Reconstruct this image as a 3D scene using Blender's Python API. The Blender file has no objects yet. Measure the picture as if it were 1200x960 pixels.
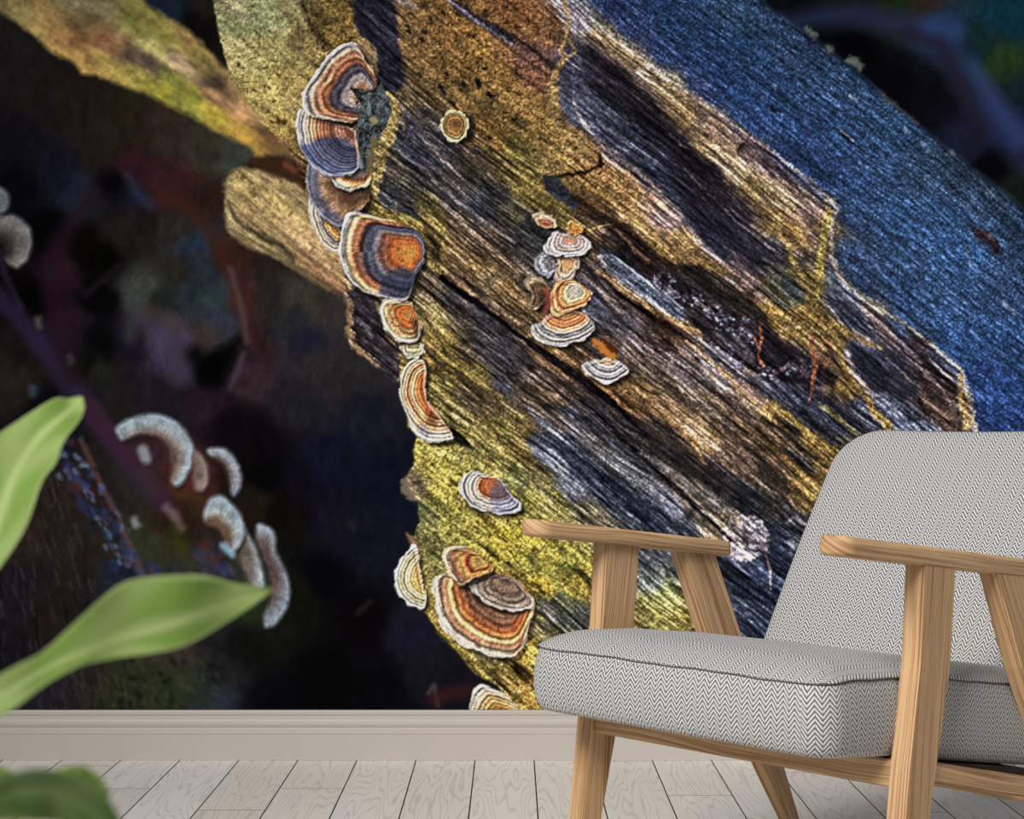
import bpy, bmesh, math, random
import numpy as np
from mathutils import Vector, Matrix

# ================================================================ camera, light, exposure
F_PX = 1927.0            # focal length in pixels of the 1200 x 960 frame
EYE = 0.766              # eye height
WALL = 3.869             # camera to wallpaper
scene = bpy.context.scene
C = scene.collection
cd = bpy.data.cameras.new('camera'); cam = bpy.data.objects.new('camera', cd); C.objects.link(cam)
cam.location = (0, -WALL, EYE); cam.rotation_euler = (math.pi/2, 0, 0)
cd.sensor_width = 36.0; cd.lens = F_PX/1200*36.0; cd.shift_y = 28/1200*-1*-1
cd.clip_start = .05; cd.dof.use_dof = True; cd.dof.focus_distance = 3.1; cd.dof.aperture_fstop = 13.5
scene.camera = cam
w = bpy.data.worlds.new('room_light'); scene.world = w; w.use_nodes = True
w.node_tree.nodes['Background'].inputs[0].default_value = (0.92, 0.96, 1.0, 1)
w.node_tree.nodes['Background'].inputs[1].default_value = 0.30
def area(name, loc, target, size, power, col):
    ld = bpy.data.lights.new(name, 'AREA'); ld.shape = 'RECTANGLE'; ld.size, ld.size_y = size; ld.energy = power; ld.color = col
    o = bpy.data.objects.new(name, ld); C.objects.link(o); o.location = loc
    o.rotation_euler = (Vector(target)-Vector(loc)).to_track_quat('-Z', 'Y').to_euler(); return o
key = area('window_light', (-1.6, -4.5, 3.0), (1.1, -0.4, 0.4), (1.6, 1.3), 42, (1.0, 0.985, 0.96)); key.data.spread = math.radians(72)
vs = scene.view_settings; vs.view_transform = 'Standard'; vs.look = 'None'; vs.gamma = 1; vs.exposure = 0.0; vs.use_curve_mapping = False

# ================================================================ helpers
def tag(o, label=None, cat=None, group=None, kind=None):
    for k, v in (('label', label), ('category', cat), ('group', group), ('kind', kind)):
        if v: o[k] = v
    return o
def empty(name, loc, rz=0):
    o = bpy.data.objects.new(name, None); C.objects.link(o); o.location = loc; o.rotation_euler = (0, 0, rz); o.empty_display_size = .1; return o
def link(name, me, mat, parent=None):
    me.materials.clear(); me.materials.append(mat); o = bpy.data.objects.new(name, me); C.objects.link(o)
    if parent: o.parent = parent
    return o
def from_bm(name, bm, mat, parent=None, smooth=False):
    me = bpy.data.meshes.new(name); bm.to_mesh(me); bm.free()
    if smooth: me.polygons.foreach_set('use_smooth', [True]*len(me.polygons))
    return link(name, me, mat, parent)
def s2l(c):
    return tuple((v/255/12.92 if v/255 <= .04045 else ((v/255+.055)/1.055)**2.4) for v in c)
class Mat:
    """small node-tree writer"""
    def __init__(s, name):
        s.m = bpy.data.materials.new(name); s.m.use_nodes = True; s.t = s.m.node_tree; s.b = s.t.nodes['Principled BSDF']
    def n(s, typ, inputs=None, **kw):
        nd = s.t.nodes.new(typ)
        for k, v in kw.items(): setattr(nd, k, v)
        for k, v in (inputs or {}).items():
            if isinstance(v, bpy.types.NodeSocket): s.t.links.new(v, nd.inputs[k])
            else: nd.inputs[k].default_value = v
        return nd
    def math(s, op, a, b=0.0, c=0.0): return s.n('ShaderNodeMath', {0: a, 1: b, 2: c}, operation=op).outputs[0]
    def mixc(s, f, a, b, mode='MIX'):
        nd = s.t.nodes.new('ShaderNodeMix'); nd.data_type = 'RGBA'; nd.blend_type = mode
        for k, v in ((0, f), (6, a), (7, b)):
            if isinstance(v, bpy.types.NodeSocket): s.t.links.new(v, nd.inputs[k])
            else: nd.inputs[k].default_value = v if k == 0 else (*v[:3], 1)
        return nd.outputs[2]
    def noise(s, vec, scale, detail=2, rough=.5): return s.n('ShaderNodeTexNoise', {'Vector': vec, 'Scale': scale, 'Detail': detail, 'Roughness': rough}).outputs['Fac']
    def set(s, **kw):
        for k, v in kw.items():
            k = k.replace('_', ' ')
            if isinstance(v, bpy.types.NodeSocket): s.t.links.new(v, s.b.inputs[k])
            else: s.b.inputs[k].default_value = v
        return s
    def bump(s, h, strength, dist):
        nd = s.n('ShaderNodeBump', {'Height': h, 'Strength': strength, 'Distance': dist}); s.t.links.new(nd.outputs[0], s.b.inputs['Normal'])

def wood(name, light, dark, scale=1.0, fine=1.0):
    """oak: UV in metres, u along the grain"""
    M = Mat(name); uv = M.n('ShaderNodeUVMap').outputs[0]
    oi = M.n('ShaderNodeObjectInfo').outputs['Random']
    off = M.n('ShaderNodeCombineXYZ', {0: M.math('MULTIPLY', oi, 7.0), 1: M.math('MULTIPLY', oi, 3.0), 2: M.math('MULTIPLY', oi, 11.)}).outputs[0]
    v = M.n('ShaderNodeVectorMath', {0: uv, 1: off}, operation='ADD').outputs[0]
    warp = M.noise(M.n('ShaderNodeVectorMath', {0: v, 1: (2.2, 9, 9)}, operation='MULTIPLY').outputs[0], 1.0, 2)
    sx = M.n('ShaderNodeSeparateXYZ', {0: v})
    y2 = M.math('ADD', sx.outputs[1], M.math('MULTIPLY', warp, .035))
    st = M.n('ShaderNodeCombineXYZ', {0: M.math('MULTIPLY', sx.outputs[0], 3.0*scale), 1: M.math('MULTIPLY', y2, 300*scale), 2: sx.outputs[2]}).outputs[0]
    g1 = M.noise(st, 1.0, 3, .6)
    st2 = M.n('ShaderNodeCombineXYZ', {0: M.math('MULTIPLY', sx.outputs[0], 24.0), 1: M.math('MULTIPLY', y2, 800), 2: 0.}).outputs[0]
    g2 = M.noise(st2, 1.0, 2, .6)
    broad = M.noise(M.n('ShaderNodeVectorMath', {0: v, 1: (3, 26, 9)}, operation='MULTIPLY').outputs[0], 1.0, 2)
    f = M.math('ADD', M.math('MULTIPLY', M.n('ShaderNodeMapRange', {'Value': g1, 'From Min': .36, 'From Max': .60}).outputs[0], .85), M.math('ADD', M.math('MULTIPLY', g2, .6*fine), M.math('MULTIPLY', broad, .8)))
    f = M.n('ShaderNodeMapRange', {'Value': f, 'From Min': .55, 'From Max': 1.75}).outputs[0]
    M.set(Base_Color=M.mixc(f, s2l(dark), s2l(light)), Roughness=.55); M.b.inputs['Specular IOR Level'].default_value = .3
    M.bump(g1, .15, .0006); return M.m
def uv_prism_beam(bm):
    pass

PRINT_GAIN = 1.0
# ---------------------------------------------------------------- the print on the wallpaper (numpy painter, print units = 1/498 m)
def parse(txt):
    out = []
    for ln in txt.strip().splitlines():
        ln = ln.split('#')[0].strip()
        if ln: out.append([float(v) for v in ln.replace(',', ' ').split()])
    return out

_rt = np.random.RandomState(7).rand(8, 256, 256).astype(np.float32)
def vnoise(x, y, k=0):
    xi = np.floor(x); yi = np.floor(y); fx = x-xi; fy = y-yi
    fx = fx*fx*(3-2*fx); fy = fy*fy*(3-2*fy)
    a = xi.astype(np.int64) & 255; b = yi.astype(np.int64) & 255
    a1 = (a+1) & 255; b1 = (b+1) & 255; T = _rt[k % 8]
    return ((T[b, a]*(1-fx)+T[b, a1]*fx)*(1-fy)+(T[b1, a]*(1-fx)+T[b1, a1]*fx)*fy)*2-1
def fbm(x, y, k=0, n=3):
    s = 0; w = .55
    for i in range(n):
        s = s+w*vnoise(x*2**i+i*17.3, y*2**i+i*9.1, k+i); w *= .6
    return s

class Print:
    def __init__(s, xs, ys):
        s.xs = xs.astype(np.float32); s.ys = ys.astype(np.float32)
        s.X, s.Y = np.meshgrid(s.xs, s.ys)
        s.WX = s.X+1.8*fbm(s.X/7, s.Y/7, 1); s.WY = s.Y+1.8*fbm(s.X/7+40, s.Y/7, 2)
        s.col = np.zeros(s.X.shape+(3,), np.float32); s.amp = np.zeros(s.X.shape, np.float32)
        s.cls = np.zeros(s.X.shape, np.int32); s.fid = 3
    def sl(s, pts, m):
        p = np.asarray(pts); x0, y0 = p[:, :2].min(0)-m; x1, y1 = p[:, :2].max(0)+m
        i0, i1 = np.searchsorted(s.xs, [x0, x1]); j0, j1 = np.searchsorted(s.ys, [y0, y1])
        return (slice(j0, j1), slice(i0, i1))
    def sdf(s, pts, q, wob=1.0):
        x = s.X[q]+(s.WX[q]-s.X[q])*wob; y = s.Y[q]+(s.WY[q]-s.Y[q])*wob
        d = np.full(x.shape, 1e9, np.float32); ins = np.zeros(x.shape, bool); n = len(pts)
        for i in range(n):
            ax, ay = pts[i][:2]; bx, by = pts[(i+1) % n][:2]
            ex, ey = bx-ax, by-ay; L = ex*ex+ey*ey+1e-9
            t = np.clip(((x-ax)*ex+(y-ay)*ey)/L, 0, 1)
            d = np.minimum(d, (x-ax-t*ex)**2+(y-ay-t*ey)**2)
            c = (ay > y) != (by > y)
            if ay != by: ins ^= c & (x < ex*(y-ay)/(by-ay)+ax)
        d = np.sqrt(d); return np.where(ins, -d, d)
    def mix(s, q, m, color, amp=None):
        m3 = m[..., None]; s.col[q] = s.col[q]*(1-m3)+np.asarray(color, np.float32)*m3
        if amp is not None: s.amp[q] = s.amp[q]*(1-m)+amp*m
    def fill(s, pts, color, soft=1.5, alpha=1, amp=None, wob=1.0, cls=None, offset=0):
        if color is not None: color = np.asarray(color)/255. if not callable(color) else color
        q = s.sl(pts, soft*3+4); 
        if s.X[q].size == 0: return
        d = s.sdf(pts, q, wob)+offset; m = np.clip(.5-d/(2*soft), 0, 1)*alpha
        if color is not None: s.mix(q, m, color, amp)
        if cls is not None: s.cls[q] = np.where(s.sdf(pts, q, wob) < 0, cls, s.cls[q])
    def field(s, pts, q, ang=0, ratio=1, power=3., step=4.):
        """colour field through control points, stretched along the grain"""
        P = np.asarray(pts, np.float32); c, sn = math.cos(ang), math.sin(ang)
        x = s.X[q]; y = s.Y[q]; gx = np.arange(x.min()-8, x.max()+9, step, dtype=np.float32); gy = np.arange(y.min()-8, y.max()+9, step, dtype=np.float32)
        GX, GY = np.meshgrid(gx, gy); out = np.zeros(GX.shape+(P.shape[1]-2,), np.float32)
        for j in range(GX.shape[0]):
            dx = GX[j][:, None]-P[None, :, 0]; dy = GY[j][:, None]-P[None, :, 1]
            u = (dx*c+dy*sn)/ratio; v = -dx*sn+dy*c
            w = 1/(u*u+v*v+20)**power; w /= w.sum(1, keepdims=True); out[j] = w @ P[:, 2:]
        return gx, gy, out
    def sample(s, F, x, y):
        gx, gy, T = F; st = gx[1]-gx[0]
        fx = np.clip((x-gx[0])/st, 0, len(gx)-1.001); fy = np.clip((y-gy[0])/st, 0, len(gy)-1.001)
        a = fx.astype(int); b = fy.astype(int); fx = (fx-a)[..., None]; fy = (fy-b)[..., None]
        return (T[b, a]*(1-fx)+T[b, a+1]*fx)*(1-fy)+(T[b+1, a]*(1-fx)+T[b+1, a+1]*fx)*fy
    def stroke(s, pts, w, color, alpha=1., soft=1.5, wob=1., amp=None, rag=0.):
        pts = [tuple(p) for p in pts]; q = s.sl(pts, np.max(w)+soft*2+5)
        if s.X[q].size == 0: return
        x = s.X[q]+(s.WX[q]-s.X[q])*wob; y = s.Y[q]+(s.WY[q]-s.Y[q])*wob
        best = np.full(x.shape, 1e9, np.float32); n = len(pts)
        ws = np.interp(np.linspace(0, 1, n), np.linspace(0, 1, len(w)), w) if np.ndim(w) else np.full(n, w)
        for i in range(n-1):
            ax, ay = pts[i][:2]; bx, by = pts[i+1][:2]; ex, ey = bx-ax, by-ay; L = ex*ex+ey*ey+1e-9
            t = np.clip(((x-ax)*ex+(y-ay)*ey)/L, 0, 1)
            d = np.sqrt((x-ax-t*ex)**2+(y-ay-t*ey)**2)-(ws[i]*(1-t)+ws[i+1]*t)/2
            best = np.minimum(best, d)
        if rag: best = best+rag*fbm(x/4, y/4, 4)
        s.mix(q, np.clip(.5-best/(2*soft), 0, 1)*alpha, np.asarray(color)/255., amp)
    def fan(s, pts, anchor, bands, cls, shade=None, soft=1., wave=.03, dark=None, shadow=(4, 5), sh_alpha=.75, streak=.1):
        """a printed bracket: colour zones run round the point where it grows from"""
        pts = smooth(pts); ax, ay = anchor
        if shadow: s.fill([(x+shadow[0], y+shadow[1]) for x, y in pts], (22, 18, 18), 2.5, sh_alpha)
        q = s.sl(pts, 5); x = s.X[q]; y = s.Y[q]
        th = np.arctan2(y-ay, x-ax); r = np.hypot(x-ax, y-ay)
        dp = densify(pts); pt = np.arctan2(dp[:, 1]-ay, dp[:, 0]-ax); pr = np.hypot(dp[:, 0]-ax, dp[:, 1]-ay)
        nb = 120; tab = np.zeros(nb); idx = ((pt+math.pi)/(2*math.pi)*nb).astype(int) % nb
        np.maximum.at(tab, idx, pr); ok = tab > 0; k = np.arange(nb)
        tab = np.interp(k, k[ok], tab[ok], period=nb); tab = (np.roll(tab, 1)+tab*2+np.roll(tab, -1))/4
        R = np.interp((th+math.pi)/(2*math.pi)*nb-.5, k, tab, period=nb)
        Rx = float(np.percentile(tab, 88)); Re = np.maximum(R, 1)**.68*Rx**.32
        t = r/Re
        t = t+wave*fbm(th*5+3, t*3, 2)+.012*vnoise(x/2., y/2., 5)
        T = np.array([b[0] for b in bands]); C = np.array([b[1:4] for b in bands])/255.
        c = np.stack([np.interp(t, T, C[:, i]) for i in range(3)], -1).astype(np.float32)
        c *= (1+streak*vnoise(th*34, t*4, 3)+(.16 if soft < 2 else .02)*vnoise(x/1.9, y/1.9, 6))[..., None]
        Rm = float(np.median(tab)); ph = r/Re*Rm            # fine rings about 3.5 print units apart, following the rim
        wv = 2.2*fbm(th*2.2+ay, t*1.5, 4)+.6*vnoise(th*11, t*2, 1)
        ring = np.sin(ph*1.75+wv)+.6*np.sin(ph*.83+wv*.7+1)
        if soft < 2: c *= (1+.27*ring*np.clip(t*1.6-.1, 0, 1))[..., None]
        c = c*(1-.35*np.clip(.25-t, 0, 1)[..., None])
        c *= (1+.22*fbm(x/9+ax, y/9, 5))[..., None]
        lum0 = c.mean(-1, keepdims=True); c = (c+(lum0-c)*.27)*np.array([1.17, 1.16, 1.13])
        if dark is not None:
            for poly, dc, al in dark:
                m = np.clip(.5-(s.sdf(smooth(poly), q)+2.5*fbm(x/6, y/6, 3))/8., 0, 1)[..., None]*al
                lum = c.mean(-1, keepdims=True)
                c = c*(1-m)+(np.asarray(dc)/255.*(.35+1.5*lum))*m
        if soft < 2:
            e = -s.sdf(pts, q, .6); k = np.clip(1-np.abs(e-1.2)/2.0, 0, 1)*np.clip((R/Rx-.5)*4, 0, 1)*.75
            c = c*(1-k[..., None])+C[-1]*k[..., None]*(.95+.15*vnoise(x/3, y/3, 2))[..., None]
            k = np.clip(1-np.abs(e-4.6)/1.6, 0, 1)*np.clip((R/Rx-.5)*4, 0, 1)*.3; c = c*(1-k[..., None])
        rim = (1.7*vnoise(th*5+ax, th*0+3, 2)+.5*vnoise(x/3, y/3, 3)) if soft < 2 else 0
        s.mix(q, np.clip(.5-(s.sdf(pts, q, .6)+rim)/(2*soft), 0, 1), c, 0.)
        s.cls[q] = np.where(s.sdf(pts, q, .6) < 0, s.fid, s.cls[q]); s.fid += 1

def smooth(p, n=2):
    p = np.asarray(p, float)
    for _ in range(n):
        a = .8*p+.2*np.roll(p, -1, 0); b = .2*p+.8*np.roll(p, -1, 0); p = np.stack([a, b], 1).reshape(-1, 2)
    return p
def densify(p, k=6):
    q = np.roll(p, -1, 0); return np.concatenate([p*(1-i/k)+q*i/k for i in range(k)])

BG = parse("""
200 5 18 26 36
230 30 12 10 10
245 8 24 22 18
130 -60 90 80 50
20 80 24 22 22
60 110 25 20 18
100 130 28 22 18
150 150 30 25 18
200 150 38 32 26
240 178 40 38 30
275 185 45 48 42
300 210 30 22 20
60 200 18 18 28
20 220 8 8 12
90 230 25 28 40
20 170 16 15 20
150 200 36 20 26
120 170 28 25 18
160 230 20 20 30
190 220 46 25 28
220 212 42 25 22
240 232 32 22 18
140 215 8 8 10
60 270 5 5 6
100 290 8 6 5
75 320 32 18 26
85 380 28 18 26
50 350 4 3 4
120 300 5 5 4
115 350 5 5 5
140 270 26 22 22
200 270 35 32 30
175 265 26 20 20
230 290 28 36 48
210 320 32 30 26
250 350 35 45 48
240 320 30 36 42
230 340 28 36 40
260 380 36 40 50
190 350 26 28 26
165 340 50 52 50
195 395 56 50 66
210 420 45 42 60
150 400 22 18 28
120 400 8 8 9
250 430 5 5 5
280 350 50 28 26
270 300 42 26 22
295 440 40 30 34
300 400 34 22 24
240 400 46 40 38
100 430 12 12 9
110 440 26 26 22
60 400 24 20 34
325 280 30 22 16
320 310 30 24 22
350 345 44 40 34
340 380 32 32 34
360 400 24 25 38
370 425 34 31 31
385 365 40 36 34
320 350 30 28 28
400 450 30 28 30
350 470 26 25 30
430 480 18 20 28
440 440 30 28 30
380 540 14 15 28
450 560 12 14 24
350 560 12 10 18
310 560 5 5 6
330 600 12 10 8
300 590 26 20 14
400 620 16 16 24
440 640 14 16 24
380 680 6 6 10
430 730 8 6 8
480 750 18 18 28
500 780 18 18 24
350 700 14 14 10
380 800 6 6 6
450 800 8 7 9
320 820 8 8 12
490 740 20 20 30
530 800 16 15 20
30 420 20 18 16
20 440 30 28 22
100 460 24 24 30
60 480 10 9 14
200 470 24 20 26
240 475 30 20 28
275 500 12 8 12
300 520 10 8 10
180 520 44 28 34
130 480 24 22 22
30 620 36 30 24
60 600 34 28 24
90 650 30 26 22
20 700 24 22 28
60 720 28 22 20
30 780 20 18 22
100 770 34 28 26
60 800 30 28 32
150 810 34 38 26
200 800 36 42 26
200 770 44 38 34
250 820 34 40 46
260 790 26 26 28
170 640 40 42 28
150 680 26 30 40
160 560 34 34 30
230 690 38 36 46
250 720 26 24 30
290 700 34 40 26
290 760 14 14 12
120 570 28 24 24
200 610 34 26 18
215 560 60 30 28
-150 300 10 8 12
-150 600 30 26 24
-150 800 20 18 20
960 40 8 8 10
1000 10 14 18 14
1050 8 20 28 12
1080 10 36 28 26
1100 30 24 40 62
1180 20 12 36 48
1150 55 16 32 34
1170 72 28 42 22
1190 110 16 24 30
1000 60 4 4 6
1050 100 6 6 8
1090 120 10 9 14
1130 170 20 22 36
1060 160 8 8 12
1160 200 6 6 8
1190 220 18 20 18
1030 130 5 5 7
1195 140 14 20 40
1260 180 10 14 20
1400 300 12 14 16
1000 -60 10 12 14
1300 -60 14 30 30
""")
BRANCH = parse("""
-120 -60 120 105 70
20 15 140 125 80
60 20 150 120 75
85 5 130 120 90
40 45 170 145 85
100 25 110 92 60
60 60 200 160 90
90 72 205 165 96
80 50 150 110 70
130 50 156 122 84
160 30 118 114 60
190 40 132 126 64
120 8 124 110 80
180 56 190 175 110
210 75 200 172 134
240 85 130 112 70
130 80 180 155 84
125 48 130 84 60
160 88 176 160 84
190 110 160 150 60
230 60 142 126 70
222 52 160 130 80
250 95 60 50 45
250 112 170 130 92
220 110 120 120 50
250 130 194 172 72
280 130 194 146 104
290 160 190 150 70
280 100 150 120 80
265 120 130 100 74
175 75 84 72 66
150 65 96 78 66
300 120 170 140 90
320 170 120 90 60
200 90 130 130 60
215 122 150 150 70
""")
LOG = parse("""
270 30 146 146 102
290 70 186 170 104
310 20 146 152 108
320 60 170 156 92
310 110 196 172 88
335 90 172 146 78
280 10 160 150 110
330 30 160 152 104
350 15 134 122 80
300 140 168 142 76
330 150 168 138 66
345 130 160 136 80
315 180 110 85 55
350 175 130 100 60
275 60 206 180 110
350 45 118 98 60
375 30 92 76 40
400 20 112 92 45
395 45 120 98 52
440 20 35 35 48
460 90 35 36 48
475 30 116 94 58
480 10 132 104 62
500 60 138 106 56
500 20 140 106 56
520 40 146 108 52
550 30 152 110 50
560 60 156 116 50
530 80 132 102 50
490 90 108 88 52
480 110 102 92 62
510 112 96 80 50
550 105 134 106 54
590 90 152 114 52
590 50 140 104 56
580 120 130 106 54
500 140 78 72 66
480 150 58 58 64
520 170 58 58 60
490 180 48 50 58
550 150 108 84 46
580 160 122 96 46
560 190 74 68 54
590 200 94 84 50
500 210 58 58 56
540 220 62 58 54
470 230 56 56 54
465 200 80 76 64
580 230 58 58 58
610 20 124 82 46
640 30 112 82 52
610 60 112 82 70
620 90 122 86 62
610 112 162 124 60
630 130 166 130 60
615 150 134 110 54
640 160 166 130 60
610 180 104 96 48
655 190 176 144 70
680 170 178 144 78
620 220 134 118 56
690 210 172 136 66
700 225 152 116 56
730 220 166 130 72
690 195 156 112 66
690 70 62 62 82
680 92 78 78 98
700 100 52 54 72
680 130 74 84 114
720 90 42 40 52
740 120 46 46 56
760 140 40 38 44
720 140 52 60 82
700 150 84 90 116
740 160 46 52 74
770 180 48 50 66
800 170 30 28 36
720 170 66 66 84
760 200 42 48 68
800 210 42 40 52
830 200 28 26 32
840 230 44 38 44
790 230 36 40 58
680 25 164 160 166
705 44 150 128 90
730 65 148 128 90
760 90 164 146 112
790 110 188 164 112
800 135 188 154 92
830 148 136 118 104
850 160 116 100 94
870 180 128 112 106
820 170 198 168 110
860 205 184 164 118
880 218 150 130 82
890 190 92 80 80
845 180 170 146 110
720 10 38 56 108
700 -20 42 60 108
740 30 46 64 114
780 20 32 60 108
820 30 36 64 112
860 20 44 76 116
780 60 40 62 112
830 80 36 66 120
880 60 36 70 120
860 110 36 68 124
820 105 52 66 116
880 140 42 74 138
920 60 44 70 112
950 60 40 64 104
910 100 38 68 120
950 110 46 78 128
1000 110 46 80 128
1050 150 40 74 118
930 150 42 74 132
980 160 42 74 128
1030 190 50 84 138
960 200 38 62 116
1000 220 48 82 142
920 185 40 60 114
1080 200 46 76 116
1100 220 54 84 128
1120 206 44 64 94
1150 235 48 74 110
1200 280 40 64 100
995 250 48 74 120
1050 260 50 88 148
1110 250 50 88 146
1000 300 54 84 134
1060 300 54 90 144
1120 290 54 102 172
1170 280 46 76 120
1010 340 44 68 112
1060 350 48 82 138
1120 350 54 92 152
1180 340 50 80 130
1060 385 48 88 156
1120 400 48 90 158
1180 400 44 80 140
1100 416 44 80 140
1160 450 40 74 148
1170 490 36 66 134
1200 560 34 60 120
1300 560 34 60 120
1350 450 40 66 110
1500 620 38 60 100
1450 800 36 56 110
920 232 150 130 102
950 252 112 96 86
960 280 96 80 62
910 262 130 110 64
930 270 130 102 58
968 265 110 95 70
930 300 60 55 46
905 295 58 58 60
945 330 112 102 56
930 340 76 84 84
915 350 82 82 60
910 370 150 122 62
950 370 150 124 62
990 350 72 82 96
1000 370 54 64 84
980 392 150 124 70
1020 362 124 112 102
1040 390 98 86 86
1070 402 72 68 76
1080 430 62 56 62
1040 430 36 40 52
1010 410 60 74 104
1060 455 112 92 88
1100 465 62 52 46
1000 432 40 36 36
910 420 45 42 48
940 440 88 78 84
990 450 112 92 52
920 460 50 54 74
950 480 46 50 74
985 498 42 44 60
910 482 146 122 62
950 522 152 126 60
965 545 130 104 52
925 502 54 44 38
940 538 40 38 40
910 530 92 72 52
945 572 120 96 52
905 560 56 46 40
1020 480 62 66 86
1060 490 84 94 132
1050 470 62 62 76
1095 482 84 68 56
1000 520 60 56 50
1100 560 56 56 72
1050 620 50 50 60
910 600 58 54 54
930 620 40 44 56
910 640 26 36 60
900 690 26 36 66
920 660 24 34 60
950 720 34 46 84
1050 750 34 44 70
1200 750 30 46 90
600 250 96 94 62
620 270 52 56 56
605 290 60 60 56
685 243 62 50 36
650 235 110 98 50
705 240 112 88 52
740 260 168 134 76
710 256 62 52 42
730 282 92 76 56
760 290 164 130 66
740 305 50 40 36
780 258 122 106 100
770 240 142 116 92
800 283 160 130 76
820 262 36 36 50
840 290 40 42 58
860 250 44 40 50
870 300 82 72 76
880 340 104 88 78
850 330 92 82 76
835 318 164 130 70
875 362 150 118 62
900 385 150 124 62
820 335 50 44 36
860 375 40 36 34
700 360 74 76 90
730 380 78 76 84
760 402 96 86 80
740 420 94 84 72
780 440 102 90 74
700 402 72 68 62
800 430 118 110 108
830 442 110 104 104
780 392 62 48 38
720 350 84 76 72
610 330 100 90 70
640 318 70 62 56
640 375 90 72 50
610 372 94 78 54
640 412 120 96 58
665 432 104 82 54
600 350 112 92 60
610 422 62 56 56
640 450 76 66 56
600 440 70 66 68
450 225 56 60 60
470 240 50 55 55
500 240 84 80 46
530 230 60 60 60
560 240 56 60 66
590 250 62 60 60
510 262 130 112 58
540 270 112 96 70
570 285 102 86 66
590 300 104 86 62
530 300 102 86 56
560 312 116 96 56
590 332 122 96 56
500 290 72 66 42
575 328 126 112 80
535 330 84 70 52
500 340 108 98 74
530 352 82 78 76
510 372 146 132 76
540 372 80 75 60
560 372 76 76 80
580 392 70 68 70
520 400 146 128 60
545 412 86 76 56
570 412 70 68 70
505 420 134 112 60
540 432 128 114 56
560 442 146 132 66
590 420 66 66 76
590 450 70 72 80
520 450 120 112 56
550 462 92 82 60
580 472 110 96 62
540 482 112 102 62
570 492 122 106 62
590 502 124 116 62
500 530 168 164 66
520 520 164 158 80
520 552 170 166 62
490 570 122 104 82
540 532 150 144 72
560 522 140 130 70
580 542 158 148 76
510 582 168 162 58
500 602 112 110 72
530 612 148 144 62
500 632 132 126 72
560 622 160 154 58
590 632 188 174 44
590 602 166 156 70
560 580 150 146 60
610 452 92 78 62
640 462 108 90 66
620 472 96 82 66
645 492 92 82 76
610 502 146 126 70
632 522 84 88 108
650 532 120 128 152
610 532 122 106 52
630 560 130 116 74
610 562 112 112 70
650 592 138 128 70
620 592 132 126 60
690 602 130 118 96
670 572 112 114 128
680 552 34 42 62
660 522 52 56 74
700 522 90 86 82
680 492 76 76 80
720 540 86 86 92
720 582 32 40 62
760 602 32 42 62
750 562 80 80 86
780 592 72 72 86
705 472 56 52 56
730 492 42 40 42
660 452 62 52 46
705 450 112 86 56
740 460 130 102 60
730 477 112 82 48
770 510 42 38 38
790 532 46 42 40
780 482 126 102 72
830 472 112 96 76
820 512 134 110 80
860 502 106 86 66
870 542 82 66 56
880 472 102 86 76
840 552 52 46 50
800 562 110 96 86
820 592 120 106 96
850 592 90 80 80
870 582 42 46 60
800 622 62 66 80
840 622 130 114 92
610 622 190 180 52
640 652 192 186 62
622 662 112 106 52
660 662 160 164 62
655 682 152 142 52
610 648 196 188 60
640 682 188 164 44
662 702 134 126 52
680 682 168 150 52
650 722 92 90 80
682 722 72 74 74
640 740 120 108 76
620 762 190 168 54
610 790 84 66 34
620 812 188 152 56
640 822 196 166 64
760 680 112 116 112
780 700 140 138 82
760 722 148 142 72
800 722 148 134 62
750 650 80 82 90
820 680 60 64 84
870 702 42 52 76
890 682 34 42 76
880 742 36 50 80
840 660 44 50 70
540 768 176 158 64
560 785 134 114 54
580 790 150 132 62
602 802 160 140 62
572 777 122 110 70
700 800 120 100 60
850 800 40 50 70
1000 830 36 46 76
""")

LOG_EDGE = [(230,-600),(250,-210),(250,0),(255,30),(262,60),(272,95),(300,130),(325,165),(345,185),(356,215),(350,240),(395,300),(404,342),(411,372),(409,402),(438,424),(466,448),(474,440),(478,500),(490,508),(484,528),(486,540),(475,560),(480,575),(490,590),(492,612),(484,630),(486,680),(497,716),(512,738),(535,762),(556,790),(580,800),(590,812),(605,836),(605,900),
            (1600,900),(1600,640),(1450,500),(1320,372),(1250,302),(1187,235),(1170,220),(1125,187),(1075,147),(1040,117),(1007,87),(965,55),(925,27),(900,9),(880,-8),(600,-260),(230,-600)]
BLUE = [(100,-560),(520,-150),(668,-10),(690,22),(720,45),(745,62),(765,78),(785,92),(800,105),(825,120),(850,140),(880,160),(905,178),(930,197),(960,222),(976,235),(982,248),(975,262),(974,285),(976,305),(985,325),(1005,345),(1030,362),(1050,372),(1075,392),(1095,408),(1110,420),(1128,437),(1133,455),(1138,480),(1145,505),(1175,560),(1240,640),(1600,980),(1600,640),(1450,500),(1320,372),(1187,235),(1125,187),(1075,147),(1007,87),(925,27),(880,-8),(600,-260),(230,-600)]

CRUMB = [([(250,-600),(250,0),(270,95),(310,150),(345,185),(350,130),(356,95),(372,70),(420,60),(430,0),(430,-600)], 1.),
         ([(470,-40),(478,80),(520,120),(580,150),(640,190),(700,180),(655,120),(660,40),(600,-10),(560,-40)], .85),
         ([(465,495),(530,495),(600,580),(690,650),(690,730),(560,640),(600,840),(470,700)], .6), ([(620,170),(660,190),(720,250),(640,240)], .7)]

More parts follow.
